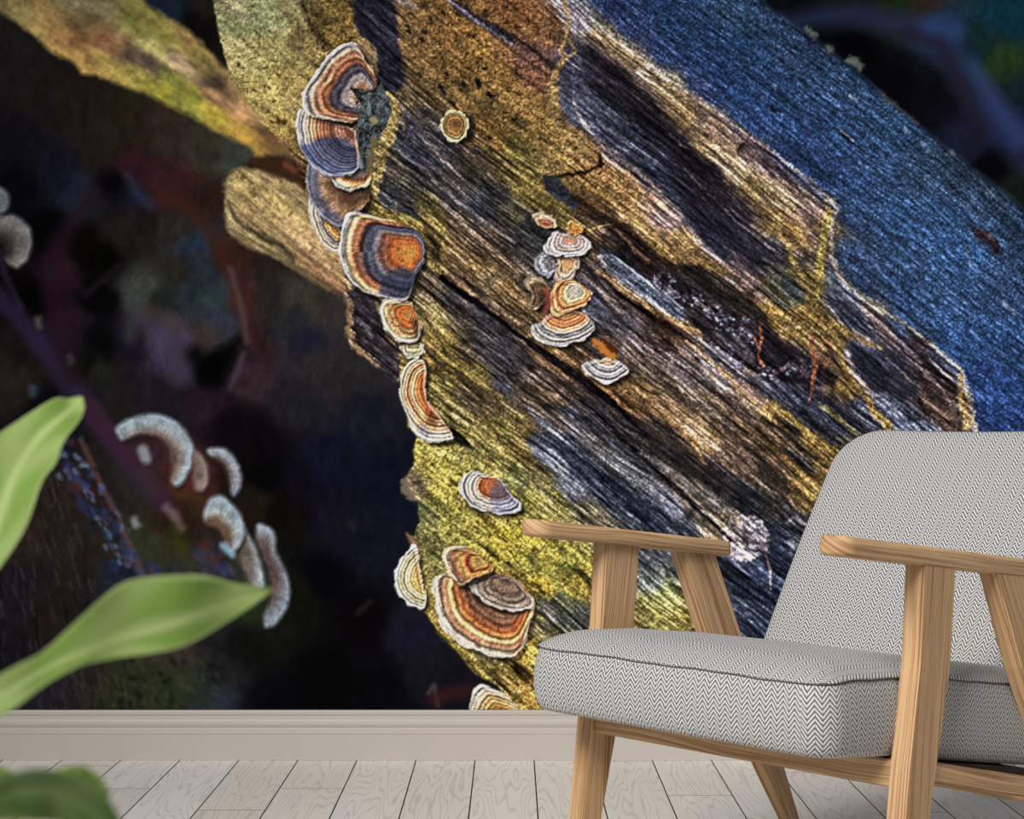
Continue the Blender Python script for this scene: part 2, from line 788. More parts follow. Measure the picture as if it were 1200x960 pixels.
def paint(xs, ys, pp=None):
    P = Print(xs, ys); X, Y = P.X, P.Y; full = (slice(None), slice(None))
    F = P.field(BG, full, 0, 1, 2.2, 5.)
    c = P.sample(F, X+7*fbm(X/22, Y/22, 1), Y+7*fbm(X/22, Y/22, 2))
    P.col[:] = c[..., :3]/255.*1.22
    P.col *= (1+.22*fbm(X/9, Y/14, 3)+.12*fbm(X/3, Y/4, 4))[..., None]
    # ---- blurred twigs, leaves and pale fungi in the dark
    S = P.stroke
    S([(-20,330),(20,370),(60,420),(105,480),(150,540),(190,590)], [20,24,20], (46,36,62), .8, 6)
    S([(100,475),(150,535),(190,585),(205,600)], [22,24,16], (62,34,50), .75, 5)
    S([(-5,290),(10,330),(25,362)], 7, (44,38,60), .7, 3)
    S([(95,515),(115,560),(135,600),(152,640),(166,672)], [5,8,9], (84,66,70), .85, 2.5)
    S([(98,520),(120,575)], 5, (84,54,40), .6, 3)
    S([(150,350),(158,372),(152,395)], [10,24,14], (66,68,66), .6, 7)
    S([(168,372),(200,385),(205,410),(212,440)], [16,34,26], (62,58,74), .6, 9)
    S([(175,365),(210,380)], 16, (70,56,46), .5, 7)
    S([(215,415),(240,395),(252,385)], 12, (66,52,50), .55, 6)
    S([(228,415),(245,440),(262,420),(280,400)], [20,34,10], (3,3,4), .8, 7)
    S([(190,225),(225,245),(250,280),(270,325)], [16,14,10], (60,32,24), .75, 6)
    S([(262,300),(280,330),(292,400)], [8,14,12], (58,30,28), .6, 6)
    S([(270,315),(283,360),(290,400)], 5, (96,84,84), .6, 4)
    S([(140,192),(165,185),(180,215),(215,215)], [10,16,18], (56,26,32), .6, 7)
    S([(150,205),(160,225),(175,240)], [6,12,12], (52,58,84), .5, 5)
    S([(110,225),(70,285),(62,340),(75,400),(85,440)], [14,26,30,22], (38,22,30), .75, 8)
    S([(100,345),(125,325),(140,312)], 8, (34,26,34), .7, 4)
    for (a, b, r) in [(78,545,5),(83,560,9),(100,548,4),(95,590,9),(104,598,7),(86,575,5),(135,625,6),(143,640,8),(130,660,5),(178,665,9),(230,648,7),(265,668,12),(285,660,7)]:
        S([(a, b), (a+5, b+5)], r*1.2, (46,58,108), .6, 4, rag=4)
    S([(97,545),(101,547)], 6, (130,165,185), .8, 2.5)
    S([(88,572),(106,578)], 12, (80,34,34), .6, 5); S([(240,640),(250,655)], 14, (92,46,40), .6, 5)
    S([(205,570),(220,580),(238,583)], 14, (68,46,24), .7, 5); S([(195,595),(204,604),(213,620)], [10,12,8], (120,102,104), .75, 3.5)
    S([(205,618),(212,640),(222,665)], [12,18,14], (58,64,24), .55, 7); S([(158,610),(160,615)], 9, (140,150,160), .85, 3)
    S([(165,555),(180,572)], 14, (54,52,46), .5, 5); S([(285,415),(280,430),(270,455)], [7,9,5], (86,66,84), .6, 3.5)
    S([(283,690),(300,720)], 30, (34,40,22), .5, 9); S([(150,790),(200,800),(230,815)], 26, (38,46,28), .5, 9, rag=5)
    for i in range(90):
        r = np.random.RandomState(i); a = 130+r.rand()*125; b = 770+r.rand()*62
        S([(a, b), (a+r.rand()*5, b+r.rand()*5)], 2+r.rand()*4, [(62,72,40),(44,50,52),(70,58,48),(12,14,12)][i % 4], .55, 2)
    for i in range(900):
        r = np.random.RandomState(900+i); a = -200+r.rand()*400; b = 540+r.rand()*300
        if a > 75+(b-560)*.32: continue
        S([(a, b), (a+2+r.rand()*3, b+7+r.rand()*12)], 1.5+r.rand()*1.2, [(84,72,70),(8,7,9),(62,50,42),(52,54,62)][i % 4], .42, 1.2)
    for i in range(130):
        r = np.random.RandomState(3000+i); t = r.rand(); a = 75+t*75+r.randn()*9; b = 525+t*145+r.randn()*12
        S([(a, b), (a+2, b+3)], 1.5+r.rand()*5, [(54,70,130),(36,46,92),(96,110,160),(24,20,26),(84,52,48),(120,140,170)][i % 6], .55, 1.8)
    for i in range(70):
        r = np.random.RandomState(4000+i); a = 225+r.rand()*75; b = 640+r.rand()*70
        S([(a, b), (a+2, b+3)], 2+r.rand()*5, [(54,62,104),(90,70,66),(24,26,30),(60,66,40)][i % 4], .45, 2.5)
    # far fungi (cool grey, out of focus)
    blur = [(0,40,36,40),(.35,66,46,46),(.55,104,84,76),(.72,128,126,130),(.85,156,172,186),(1,140,158,176)]
    FAR = [([(-20,250),(0,250),(20,252),(35,265),(39,285),(33,305),(20,316),(8,308),(2,290),(-20,285)], (0,290), [(0,20,16,18),(.4,60,52,52),(.7,104,96,92),(.9,110,108,112),(1,80,88,100)]),
           ([(-15,215),(0,218),(10,225),(12,238),(6,250),(-15,252)], (-10,235), [(0,60,66,74),(1,90,98,108)]),
           ([(133,503),(145,493),(165,486),(185,485),(205,492),(220,508),(228,525),(226,545),(215,566),(206,571),(198,562),(200,545),(199,528),(188,514),(170,508),(152,512),(142,518)], (175,545), [(0,60,40,44),(.55,84,60,58),(.66,118,104,98),(.8,134,146,160),(1,124,144,164)]),
           ([(225,525),(236,532),(244,548),(245,565),(238,577),(228,575),(226,560)], (212,550), [(0,60,40,36),(.6,104,84,78),(1,130,112,110)]),
           ([(240,526),(262,524),(275,535),(283,555),(282,575),(272,583),(268,565),(262,545),(250,540)], (245,560), [(0,50,30,30),(.6,70,50,50),(.8,118,124,136),(1,124,142,162)]),
           ([(262,585),(275,600),(288,620),(300,640),(306,660),(312,690),(300,698),(286,670),(272,640),(262,610)], (255,650), [(0,60,44,40),(.7,98,88,82),(.9,138,150,164),(1,120,136,152)]),
           ([(300,612),(318,618),(324,630),(322,645),(335,668),(341,692),(336,715),(322,733),(311,737),(309,722),(318,700),(316,672),(306,650),(300,635)], (295,670), [(0,40,30,34),(.6,84,66,66),(.85,118,130,148),(1,132,152,176)]),
           ([(238,600),(246,583),(260,579),(272,590),(284,605),(287,625),(280,643),(268,650),(264,636),(256,620),(240,615)], (245,640), [(0,60,40,38),(.55,96,70,58),(.72,140,150,156),(1,124,146,170)])]
    for pts, an, b in FAR: P.fan(pts, an, b, 3, soft=3., shadow=(3, 5), sh_alpha=.5, wave=.01, streak=.05)
    S([(168,528),(171,537)], 13, (150,156,162), .9, 3.5); S([(262,640),(272,650)], 9, (140,176,196), .9, 3)
    for a, b, r, k in [(45,375,8,(96,90,76)),(82,418,7,(60,66,62)),(38,455,9,(58,70,92)),(412,614,8,(34,34,40))]: S([(a, b), (a+1, b+6)], r, k, .8, 3.5)
    S([(420,718),(428,710),(433,706)], 6, (52,38,40), .6, 4); S([(503,812),(508,803),(513,826)], 4, (100,84,88), .75, 3)
    S([(508,820),(530,812),(548,810)], 16, (54,26,30), .7, 5)
    # upper right: blurred blue twig
    S([(920,28),(960,20),(1000,17),(1050,27),(1095,42),(1120,70),(1145,110),(1175,150),(1215,190),(1290,250)], [22,26,34,40,44,40], (34,42,72), .75, 10)
    S([(1090,30),(1120,35)], 22, (44,66,112), .6, 10); S([(1140,75),(1165,120),(1195,160)], [12,20,26], (52,68,110), .6, 9)
    S([(1060,38),(1100,52),(1115,80),(1135,120),(1150,150)], [10,16,16], (34,22,32), .6, 7)
    # ---- lit branch running in from the left
    br = [(-260,-120),(-100,-40),(0,14),(22,28),(46,46),(60,62),(85,72),(98,88),(108,86),(135,98),(170,110),(195,122),(225,137),(260,158),(295,172),(300,186),(330,178),(352,188),(362,160),(350,100),(300,95),(262,80),(248,62),(225,38),(200,22),(175,8),(160,-10),(40,-240)]
    F = P.field(BRANCH, P.sl(br, 8), math.radians(34), 2.4, 2.2, 3.); q = P.sl(br, 6)
    cb = P.sample(F, P.WX[q]+4*fbm(X[q]/12, Y[q]/12, 3), P.WY[q]+4*fbm(X[q]/12, Y[q]/12, 4))/255.
    u = (X[q]*.83+Y[q]*.56); v = (-X[q]*.56+Y[q]*.83)
    cb = cb*(1+.3*fbm(u/26, v/7, 2)+.25*fbm(X[q]/6, Y[q]/6, 5))[..., None]
    d = P.sdf(smooth(br), q); P.mix(q, np.clip(.5-d/7, 0, 1), cb, .0); P.cls[q] = np.where(d < 0, 1, P.cls[q])
    # ---- the log
    le = np.asarray(LOG_EDGE, float); q = full
    F = P.field(LOG, full, math.radians(38.5), 1.6, 2.4, 4.)
    gx = 3*fbm(X/14, Y/14, 1)+1.6*fbm(X/4, Y/4, 2); gy = 3*fbm(X/14, Y/14, 3)+1.6*fbm(X/4, Y/4, 4)
    cl = P.sample(F, X+gx, Y+gy)
    d = P.sdf(le, full); soft = np.where((X > 850) & (Y < X-830), 5., 1.2)
    m = np.clip(.5-d/(2*soft), 0, 1); P.mix(full, m, cl[..., :3]/255., .62); P.cls[:] = np.where(d < 0, 2, P.cls)
    P.amp *= m
    oliv = [(240,-230),(250,0),(272,95),(310,150),(345,185),(356,150),(372,90),(356,60),(352,-230)]
    P.fill(oliv, None); q = P.sl(oliv, 3); P.amp[q] = np.where(P.sdf(oliv, q) < 0, .42, P.amp[q])
    q = P.sl(BLUE, 3); ins = P.sdf(BLUE, q) < 0; P.amp[q] = np.where(ins, .5, P.amp[q]); BL = np.zeros(X.shape, bool); BL[q] = ins
    features(P)
    # ---- grain, frost and speckle of the printed wood
    th = math.radians(38.5); lw = 7*fbm(X/150, Y/150, 5)+1.6*fbm(X/40, Y/40, 6)
    u = X*math.cos(th)+Y*math.sin(th); v = -X*math.sin(th)+Y*math.cos(th)+lw
    n1 = vnoise(u/70, v/3.4, 1); n2 = vnoise(u/38, v/1.9, 2); n3 = vnoise(X/2.1, Y/2.1, 3); n4 = vnoise(u/9., v/2.0, 4); n5 = vnoise(u/120, v/9., 6)
    s3 = fbm(X/3.2, Y/3.2, 5)
    col = P.col; warm = np.clip((col[..., 0]-col[..., 2])*4.5-.9, 0, 1)          # mossy / rotten wood: crumbly; grey wood: lines
    crack = -np.clip(np.abs(n5)*-9+1, 0, 1)*.9-np.clip(np.abs(vnoise(u/55, v/5., 7))*-6+.8, 0, 1)*.6
    Gw = .55*n1+.65*n2+.45*n3+.55*n4+.3*n5+crack
    Gm = .4*n1+.3*n2+.5*n3+.4*n4+.7*s3+.2*n5+.35*crack
    Gb = .25*n1+.5*n2+.7*n3+.6*n4
    for poly, w in CRUMB:
        q = P.sl(poly, 24); m = np.clip(.5-P.sdf(smooth(poly), q)/24, 0, 1)*w
        cr = .55*s3[q]+.4*n3[q]+.3*n1[q]+.55*fbm(X[q]/11, Y[q]/8, 1)-.9*np.clip(vnoise(X[q]/5, Y[q]/4, 6)*3-1.7, 0, 1); Gw[q] = Gw[q]*(1-m)+cr*m; Gm[q] = Gm[q]*(1-m)+cr*m
    G = Gw*(1-warm)+Gm*warm; G = np.where(BL, Gb*.95, G)
    a = P.amp[..., None]; G = G[..., None]
    P.col *= np.exp(a*1.12*G)*1.04
    up = (np.clip((560-Y)/120, 0, 1)*np.clip((X-370)/50, 0, 1))[..., None]*(a > .1)*(~BL)[..., None]
    P.col *= 1+up*(np.array([.95, .90, .94], np.float32)*(1-.10*warm[..., None])-1)
    lum = P.col.mean(-1, keepdims=True); P.col = P.col+(lum-P.col)*.08*(a > .1)
    w3 = warm[..., None]*(a > .1)*(~BL)[..., None]; P.col = P.col*(1+.03*w3); lum = P.col.mean(-1, keepdims=True); P.col = P.col+(lum-P.col)*.16*w3
    lo = np.clip((Y-440)/80, 0, 1)[..., None]*w3; P.col = P.col*(1+lo*(np.array([1.06, .985, 1.02], np.float32)-1))
    b3 = BL[..., None]; P.col = np.where(b3, (P.col+(lum-P.col)*.16)*.80, P.col)
    cool = (np.clip((P.col[..., 2]-P.col[..., 0])*9, 0, 1)*(~BL))[..., None]*(a > .1); lum = P.col.mean(-1, keepdims=True); P.col = P.col+(lum*np.array([.97, 1., 1.08], np.float32)-P.col)*.5*cool
    fr = np.clip((G-.6)*1.0, 0, 1)*a*(1-.75*warm[..., None])
    pit = np.clip(vnoise(u/6.5, v/3.4, 6)*2.6-1.25, 0, 1)[..., None]*w3*.75; P.col = P.col*(1-pit)+P.col*np.array([.34, .26, .2], np.float32)*pit
    P.col = P.col*(1-fr*.45)+np.clip(lum*1.35+.06, 0, .8)*np.array([.99, .98, 1.03], np.float32)*fr*.45
    fungi(P)
    def box(A, r):
        for ax in (0, 1): A = sum(np.roll(A, k, ax) for k in range(-r, r+1))/(2*r+1)
        return A
    m = (P.cls >= 2)[..., None]; near = m*1.
    P.col = P.col+near*(.75*(P.col-box(P.col, 1))+.18*(P.col-box(P.col, 6)))
    return np.clip(P.col, 0.004, 1), P.cls

def features(P):
    S = P.stroke; Fl = P.fill
    # bark seam and dark shadow beside the upper fungi
    S([(352,-10),(358,15),(368,35),(380,50),(385,58)], [5,7,5], (48,36,26), .8, 3)
    Fl([(415,-10),(458,-10),(464,10),(466,40),(471,70),(472,92),(466,108),(452,106),(444,92),(440,62),(436,50),(422,42),(415,25)], (33,34,46), 2.5, .95, .5)
    Fl([(470,-5),(490,10),(485,12),(462,2)], (120,125,140), 3, .6)
    Fl([(418,48),(428,45),(440,60),(443,84),(438,92),(432,76),(424,62)], (140,120,80), 2, .9, .4)
    # mossy lip of the log end
    S([(455,112),(462,132),(456,158),(444,182),(438,205),(432,235)], [12,13,16,20,18], (186,164,84), .9, 2.5, rag=3)
    S([(430,235),(445,250),(470,258),(492,268),(500,285),(503,305),(520,322)], [18,14,14,10,8], (158,138,62), .85, 2.5, rag=3)
    S([(455,114),(470,135),(474,150)], 4, (176,150,84), .7, 2, rag=2)
    Fl([(496,262),(520,285),(516,312),(500,296)], (38,30,20), 3, .7)
    S([(500,232),(520,255),(520,300)], 5, (150,132,60), .6, 3, rag=3)
    # little holes in the rot
    for a, b, r in [(494,47,5),(497,38,4),(480,37,4),(523,86,4),(516,103,6),(520,109,4),(561,97,6),(559,94,4),(543,99,5),(574,111,5),(493,88,4),(519,15,4),(530,120,4),(575,160,3),(478,30,3),(540,105,3)]:
        S([(a-1, b-1), (a+1, b+1.5)], r, (24,20,18), .85, 1.4)
    Fl([(522,-5),(545,5),(560,18),(580,28),(600,42),(606,54),(590,48),(565,32),(545,22),(528,8)], (34,34,46), 2, .9, .7)
    S([(520,-4),(545,14),(570,33),(600,52)], 2.5, (150,150,160), .8, 1.5)
    # root of pale moss strands
    S([(655,-30),(661,5),(666,22),(664,45),(657,58)], [4,5,4], (178,148,88), .9, 1.4)
    S([(665,45),(675,60),(665,68),(655,60)], 3, (178,148,88), .8, 1.2)
    S([(662,68),(652,82),(648,100),(650,125),(653,150)], [5,9,10,7], (186,152,82), .9, 2, rag=2)
    S([(650,150),(648,170),(640,185),(634,200),(632,220)], [4,6,5], (176,148,72), .8, 2, rag=2)
    S([(617,170),(632,198),(648,178)], 3, (176,148,72), .7, 1.5); S([(600,15),(625,45),(645,50)], 4, (150,116,66), .6, 2)
    S([(634,204),(655,196),(680,190),(697,178),(702,172)], [2.5,3,3], (176,140,88), .9, 1.2)
    S([(640,208),(660,206),(685,202),(703,195),(703,180)], [3,4,5,4], (24,18,16), .9, 1.6)
    S([(600,40),(625,58),(648,80)], [3,6,4], (26,22,22), .75, 2.5)
    Fl([(638,205),(655,208),(668,225),(680,240),(672,246),(650,232),(638,222)], (38,46,58), 2, .9, .6)
    Fl([(600,160),(640,200),(636,212),(600,185)], (120,112,56), 4, .5)
    # frosted dark hollow and its pale rims
    hollow = [(668,30),(690,48),(720,72),(745,92),(772,112),(790,128),(798,150),(812,166),(824,182),(845,205),(872,228),(900,250),(925,285),(935,300),(925,305),(900,292),(868,262),(842,238),(815,232),(800,236),(780,232),(762,215),(742,196),(722,180),(702,170),(690,155),(675,140),(665,120),(660,95),(664,70)]
    Fl(hollow, None)
    Fl([(690,50),(735,84),(785,124),(798,150),(824,184),(880,236),(905,262),(870,255),(830,215),(800,192),(770,165),(740,140),(700,110),(682,85)], (30,27,32), 9, .72, .5)
    Fl([(795,222),(830,240),(860,262),(900,300),(890,320),(855,290),(825,270),(805,250)], (30,32,46), 6, .75, .5)
    S([(672,118),(682,142),(700,165),(715,178),(740,195),(762,215),(780,235),(792,245)], [3,4,5,4], (186,172,158), .85, 1.5, rag=2)
    S([(792,245),(805,262),(820,285),(845,305),(875,325),(900,345),(925,362)], [3,4,3,3], (150,142,140), .75, 1.8, rag=2)
    for pts in ([(680,40),(720,60),(745,80)], [(790,122),(840,160),(890,190),(920,225)], [(805,150),(850,190),(900,235),(935,262)]):
        S(pts, 3, (60,50,50), .5, 2)
    S([(688,20),(720,45),(745,62),(765,78),(785,92),(800,105),(825,120),(850,140),(880,160),(905,178),(930,197),(960,222),(976,235)], [5,4,4,5,6,4,3,4], (196,184,166), .8, 2, rag=2.5)
    S([(800,110),(830,130),(845,150),(862,180)], [8,12,8], (196,166,112), .5, 4, rag=3)
    S([(825,150),(850,176),(880,200),(920,232),(940,262)], [9,12,10,6], (192,166,120), .65, 4, rag=3)
    for o in range(5): S([(835+o*7,134+o*2),(880+o*7,170+o*3),(930+o*3,215+o*4)], 2.2, (66,52,54), .7, 1.2)
    S([(868,172),(880,158)], 2.5, (50,40,40), .8, 1.5)
    S([(760,95),(748,85),(765,78),(785,95)], 3, (220,214,208), .7, 1.5)
    # frosty edge to the blue bark
    S([(976,235),(981,246),(975,262),(974,285),(976,305),(985,325),(1005,345),(1030,362),(1050,372),(1075,392),(1095,408),(1110,420),(1128,437),(1133,455),(1138,480),(1145,510)], [5,4,4,4,5,4,4,4,5,6,7], (206,192,168), .85, 1.8, rag=2.5)
    S([(1125,440),(1126,465),(1134,500)], [5,8,9], (196,158,76), .8, 2, rag=3)
    S([(969,235),(971,246),(960,262)], 4, (196,150,80), .7, 2)
    # moss strands on the right
    S([(972,250),(966,275),(962,300),(960,320),(957,345),(953,368)], [7,9,10,8,7], (176,158,70), .9, 2, rag=3)
    S([(925,285),(930,310),(945,335),(955,365)], [6,9,7], (160,138,74), .7, 3, rag=3)
    S([(905,265),(925,285),(940,295)], [4,7,4], (170,140,80), .8, 2.5, rag=3)
    S([(955,368),(970,385),(978,400),(985,420),(1000,445),(1015,465)], [8,8,7,6], (180,148,74), .8, 2.5, rag=3)
    S([(905,365),(925,372),(950,380)], [8,12,8], (172,138,66), .7, 4, rag=4)
    S([(965,370),(985,385),(1015,402),(1030,408)], [6,9,8,4], (176,142,76), .7, 3, rag=3)
    Fl([(968,345),(990,355),(1010,372),(1022,392),(1005,388),(985,375),(970,360)], (46,54,74), 3, .85, .6)
    S([(965,350),(985,378),(1005,392)], 2.5, (170,160,150), .7, 1.4)
    Fl([(995,412),(1020,410),(1045,418),(1070,440),(1080,462),(1060,470),(1030,465),(1010,445),(1000,430)], (38,40,54), 4, .85, .5)
    S([(993,412),(998,432),(1015,455),(1030,472)], [4,4,4], (176,170,170), .75, 2, rag=2)
    S([(1035,470),(1055,482),(1075,495),(1098,506)], [14,18,16,10], (112,124,164), .7, 4, rag=4, amp=.8)
    Fl([(1062,385),(1085,400),(1110,425),(1122,440),(1122,458),(1100,445),(1075,415)], (52,40,42), 3, .7)
    for o in range(5): S([(1020+o*9,372+o*10),(1050+o*10,402+o*8),(1090+o*6,445+o*6),(1118,482)], 2., (160,140,126) if o % 2 else (44,36,40), .55, 1.2)
    S([(1018,468),(1022,480),(1035,492),(1045,506)], [8,11,10], (188,156,72), .9, 2, rag=3)
    # dark rotten cavity with frost crystals
    Fl([(800,315),(820,310),(845,325),(870,345),(895,368),(905,385),(915,395),(935,405),(960,425),(985,440),(978,452),(950,452),(920,448),(890,440),(862,425),(845,412),(815,395),(808,372),(770,350),(755,330),(740,320),(725,290),(722,262),(728,262),(745,278),(770,300),(790,315)], (34,30,34), 3, .93, .6)
    Fl([(725,262),(735,262),(760,290),(790,318),(775,322),(750,316),(735,300)], (60,44,38), 3, .5)
    rr = np.random.RandomState(3)
    for a, b, r, n in [(775,332,18,60),(785,345,12,40),(812,350,12,40),(835,365,10,40),(850,380,14,40),(870,392,12,44),(845,412,14,50),(862,428,10,30),(880,410,12,20),(900,440,16,26),(935,432,16,40),(880,372,10,26)]:
        for i in range(n):
            t = rr.rand()*6.28; k = rr.rand()**.5*r; x, y = a+k*math.cos(t), b+k*.8*math.sin(t)
            S([(x, y), (x+1, y+.6)], 1.6+rr.rand()*1.8, [(110,118,150),(70,72,92),(150,156,180),(46,44,56),(86,70,72)][i % 5], .8, 1.1)
    S([(840,395),(862,402),(880,420)], [10,20,12], (78,70,76), .6, 3)
    S([(915,388),(930,382),(958,388),(968,392)], [3,4,3], (184,164,104), .8, 1.5)
    S([(950,395),(955,430),(948,470)], [6,4,2], (176,112,66), .9, 1.2); S([(963,390),(958,425),(952,450)], [2,3], (140,84,56), .8, 1.2)
    S([(970,395),(975,410),(966,430)], 5, (130,80,60), .7, 2); S([(905,440),(930,425),(945,440)], [3,5,3], (150,120,130), .6, 1.6)
    S([(890,378),(893,395),(888,415),(895,430)], [2,3,2], (186,112,80), .95, 1.); S([(884,395),(890,412)], 2, (170,110,80), .9, 1.)
    # grey frosted splinter and tan ridge beside the cavity
    Fl([(703,290),(712,292),(735,310),(758,325),(780,345),(800,362),(805,372),(795,376),(770,362),(745,345),(722,328),(706,312)], (84,100,128), 2, .85, .8)
    S([(703,300),(712,318),(735,335),(760,352),(785,370),(805,378)], [3,4,4,3], (190,184,180), .85, 1.5, rag=2)
    S([(700,318),(725,336),(750,352),(775,368),(800,382),(818,392),(825,405)], [6,7,7,8,7,4], (184,146,90), .85, 2, rag=2)
    S([(705,325),(730,348),(755,365),(785,385),(810,402)], [3,5,7,5], (30,20,16), .85, 2)
    S([(690,270),(705,265),(720,262)], 2.5, (190,160,90), .9, 1.2)
    Fl([(705,275),(722,265),(745,290),(765,312),(752,318),(728,300),(708,290)], (40,34,34), 2.5, .75)
    S([(722,268),(742,290),(760,308)], [2,4,4], (176,146,100), .7, 1.5)
    S([(672,232),(690,242),(705,255),(720,262),(745,280),(770,300),(795,316),(815,314),(850,335)], [5,7,6,6,6,4], (36,26,20), .8, 2.5)
    S([(800,318),(830,330),(862,352),(890,375),(900,385)], [16,22,16,6], (48,42,36), .85, 3)
    # long cracks
    S([(518,325),(545,345),(575,365),(600,388),(615,398),(640,416),(670,437),(695,455),(715,470),(740,492),(765,518)], [7,9,9,7,6,9,10,10,8,6,4], (14,12,16), .97, 1.5)
    S([(530,328),(560,348),(590,372),(620,394),(650,413),(680,432),(705,452)], 3, (150,118,76), .6, 1.8)
    S([(695,440),(716,462),(745,490),(780,515),(812,532),(830,545)], [4,5,4,3], (196,140,74), .85, 1.8, rag=2)
    S([(727,462),(742,452),(760,470),(785,492),(808,515),(828,545)], [2,3,3,3,2], (204,152,86), .9, 1.2)
    Fl([(735,480),(765,498),(800,520),(822,540),(850,560),(880,575),(905,590),(880,588),(840,578),(800,556),(775,535),(752,512)], (40,36,38), 4, .85, .45)
    S([(680,470),(705,490),(735,520),(770,552),(800,580),(835,612),(860,640)], [5,6,5,5,6,4], (18,16,24), .9, 1.8)
    S([(640,475),(665,482),(690,495),(705,510),(735,532),(760,555)], [3,7,9,8,6,4], (30,32,46), .8, 2.5)
    S([(752,532),(780,548),(805,568),(840,590),(862,605)], [4,7,9,8,5], (160,152,156), .6, 3, rag=3)
    S([(615,475),(640,500),(660,525),(690,560),(720,585),(745,612)], [4,7,9,8,6,4], (130,142,172), .6, 3.5, rag=4)
    S([(650,520),(680,545),(715,570),(750,590),(775,615)], [12,22,26,20], (34,42,66), .7, 7)
    S([(655,490),(690,515),(720,545),(765,590)], [3,5,5,4], (156,156,166), .5, 2.5, rag=3)
    S([(500,232),(530,262),(560,285),(590,305),(612,322)], 3, (128,114,96), .5, 2)
    S([(525,250),(560,270),(600,298),(628,318)], [4,8,10,6], (42,42,48), .5, 4)
    S([(600,300),(615,312),(625,322)], 4, (150,140,130), .6, 2)
    for pts, w, c in [([(700,385),(740,415),(790,455),(850,500),(905,545)], 3, (44,36,34)), ([(720,372),(765,405),(830,455),(900,510),(950,555)], 3.5, (40,34,34)),
                      ([(735,365),(790,405),(850,455),(920,515),(960,552)], 3, (170,146,116)), ([(680,360),(740,400),(800,450),(860,505)], 3, (160,150,150)),
                      ([(660,395),(720,440),(780,490),(850,545),(900,580)], 3, (140,108,70)), ([(805,400),(840,430),(880,470),(930,515),(960,540)], 4, (150,124,70)),
                      ([(815,395),(850,420),(880,448),(915,480)], 5, (150,150,158)), ([(865,440),(900,460),(945,495),(975,520)], 8, (40,42,56)), ([(905,470),(945,505),(985,540)], 6, (158,134,62)),
                      ([(895,490),(935,520),(968,548)], 7, (34,30,30)), ([(900,520),(930,545),(960,575)], 5, (150,118,62)), ([(955,470),(980,488),(1005,510)], 5, (150,136,72)), ([(930,480),(955,500),(985,520)], 6, (30,28,32))]:
        S(pts, [w*.6, w*1.3, w, w*.6], c, .75, 1.8, rag=2.5)
    for k in range(120):   # hairline checks along the grain
        a = rr.rand()*760+380; b = rr.rand()*560+120
        if b < (a-680)*.8+40 or a < 490 or (a-480)*1.6+480 < b or b > 740: continue
        L = 18+rr.rand()*55; th = math.radians(38+rr.rand()*7)
        S([(a, b), (a+L*.5*math.cos(th), b+L*.5*math.sin(th)+rr.rand()*3), (a+L*math.cos(th), b+L*math.sin(th))], [.4, 1.8+rr.rand()*1.4, .4], (26,22,24) if k % 3 else (176,160,140), .7, 1.)
    # lower, mossy side
    S([(500,560),(520,545),(515,525),(530,520)], 12, (196,190,70), .5, 4, rag=4)
    for a, b, w, L in [(530,505,8,20),(500,580,7,22),(545,570,6,34),(560,520,6,60),(548,592,6,30),(560,635,7,26),(585,560,7,50),(610,600,8,50),(600,640,8,38),(640,650,7,40),(665,662,10,36),(615,690,8,40),(500,620,6,20)]:
        S([(a, b), (a+L*.5, b+L*.36), (a+L, b+L*.85)], [w*.3, w, w*.3], (58,56,30), .65, 2, rag=2)
    for k in range(230):
        t = rr.rand(); a = 488+rr.rand()*200; b = 500+rr.rand()*330
        if (a-480)*1.5+500 < b or (a-480)*.8+500 > b+60: continue
        S([(a, b), (a+4+5*rr.rand(), b+3+4*rr.rand())], 1.5+2*rr.rand(), [(214,204,80),(196,178,52),(74,68,30),(226,222,130),(50,46,26)][k % 5], .55, 1.5, rag=1.5)
    Fl([(527,498),(540,508),(552,522),(556,530),(545,524),(532,516)], (20,16,14), 1.5, .9)
    S([(475,565),(478,575),(487,585)], [10,16,8], (140,122,100), .8, 2, rag=3); S([(478,628),(486,635),(492,648)], [4,10,6], (170,130,98), .8, 1.5, rag=2)
    Fl([(655,690),(668,700),(690,712),(690,735),(660,735),(640,720),(632,708),(645,705)], (84,86,78), 4, .75)
    Fl([(604,775),(612,790),(618,800),(604,798),(596,785)], (44,34,18), 3, .85)
    S([(636,705),(648,720),(640,735)], [8,12,6], (150,140,140), .6, 3, rag=3)
    Fl([(632,664),(648,672),(665,688),(655,692),(640,680)], (96,98,44), 4, .6)
    for (a, b, c2) in [((512,740),(560,790),(80,70,34)), ((530,755),(580,800),(200,180,84)), ((560,775),(602,822),(60,50,26)), ((575,772),(612,800),(206,190,96)), ((590,780),(640,828),(70,54,22)), ((606,800),(650,834),(204,168,70))]:
        S([a, ((a[0]+b[0])/2+3, (a[1]+b[1])/2-2), b], [3,6,3], c2, .7, 2, rag=3)
    # dark splintered slab below the big fungus
    Fl([(405,342),(412,340),(420,332),(438,350),(447,372),(452,395),(466,408),(470,440),(462,452),(440,430),(425,412),(415,402),(411,385)], (42,38,44), 2, .95, .5)
    S([(406,344),(411,362),(409,385),(412,402),(430,418),(442,428)], [5,7,7,6,4], (176,144,104), .85, 2, rag=3)
    S([(418,372),(430,382),(436,394)], [4,7,4], (104,98,104), .7, 2, rag=2); S([(462,392),(466,410),(464,430)], 6, (92,84,80), .6, 2.5, rag=2)
    # bright lit wedge of the branch left of the fungi
    w = [(266,214),(272,200),(285,196),(320,205),(350,214),(362,232),(368,262),(385,288),(400,298),(404,342),(385,340),(350,318),(318,300),(290,290),(268,272),(264,250)]
    Fl(w, (168,140,92), 3, 1, .35, cls=1)
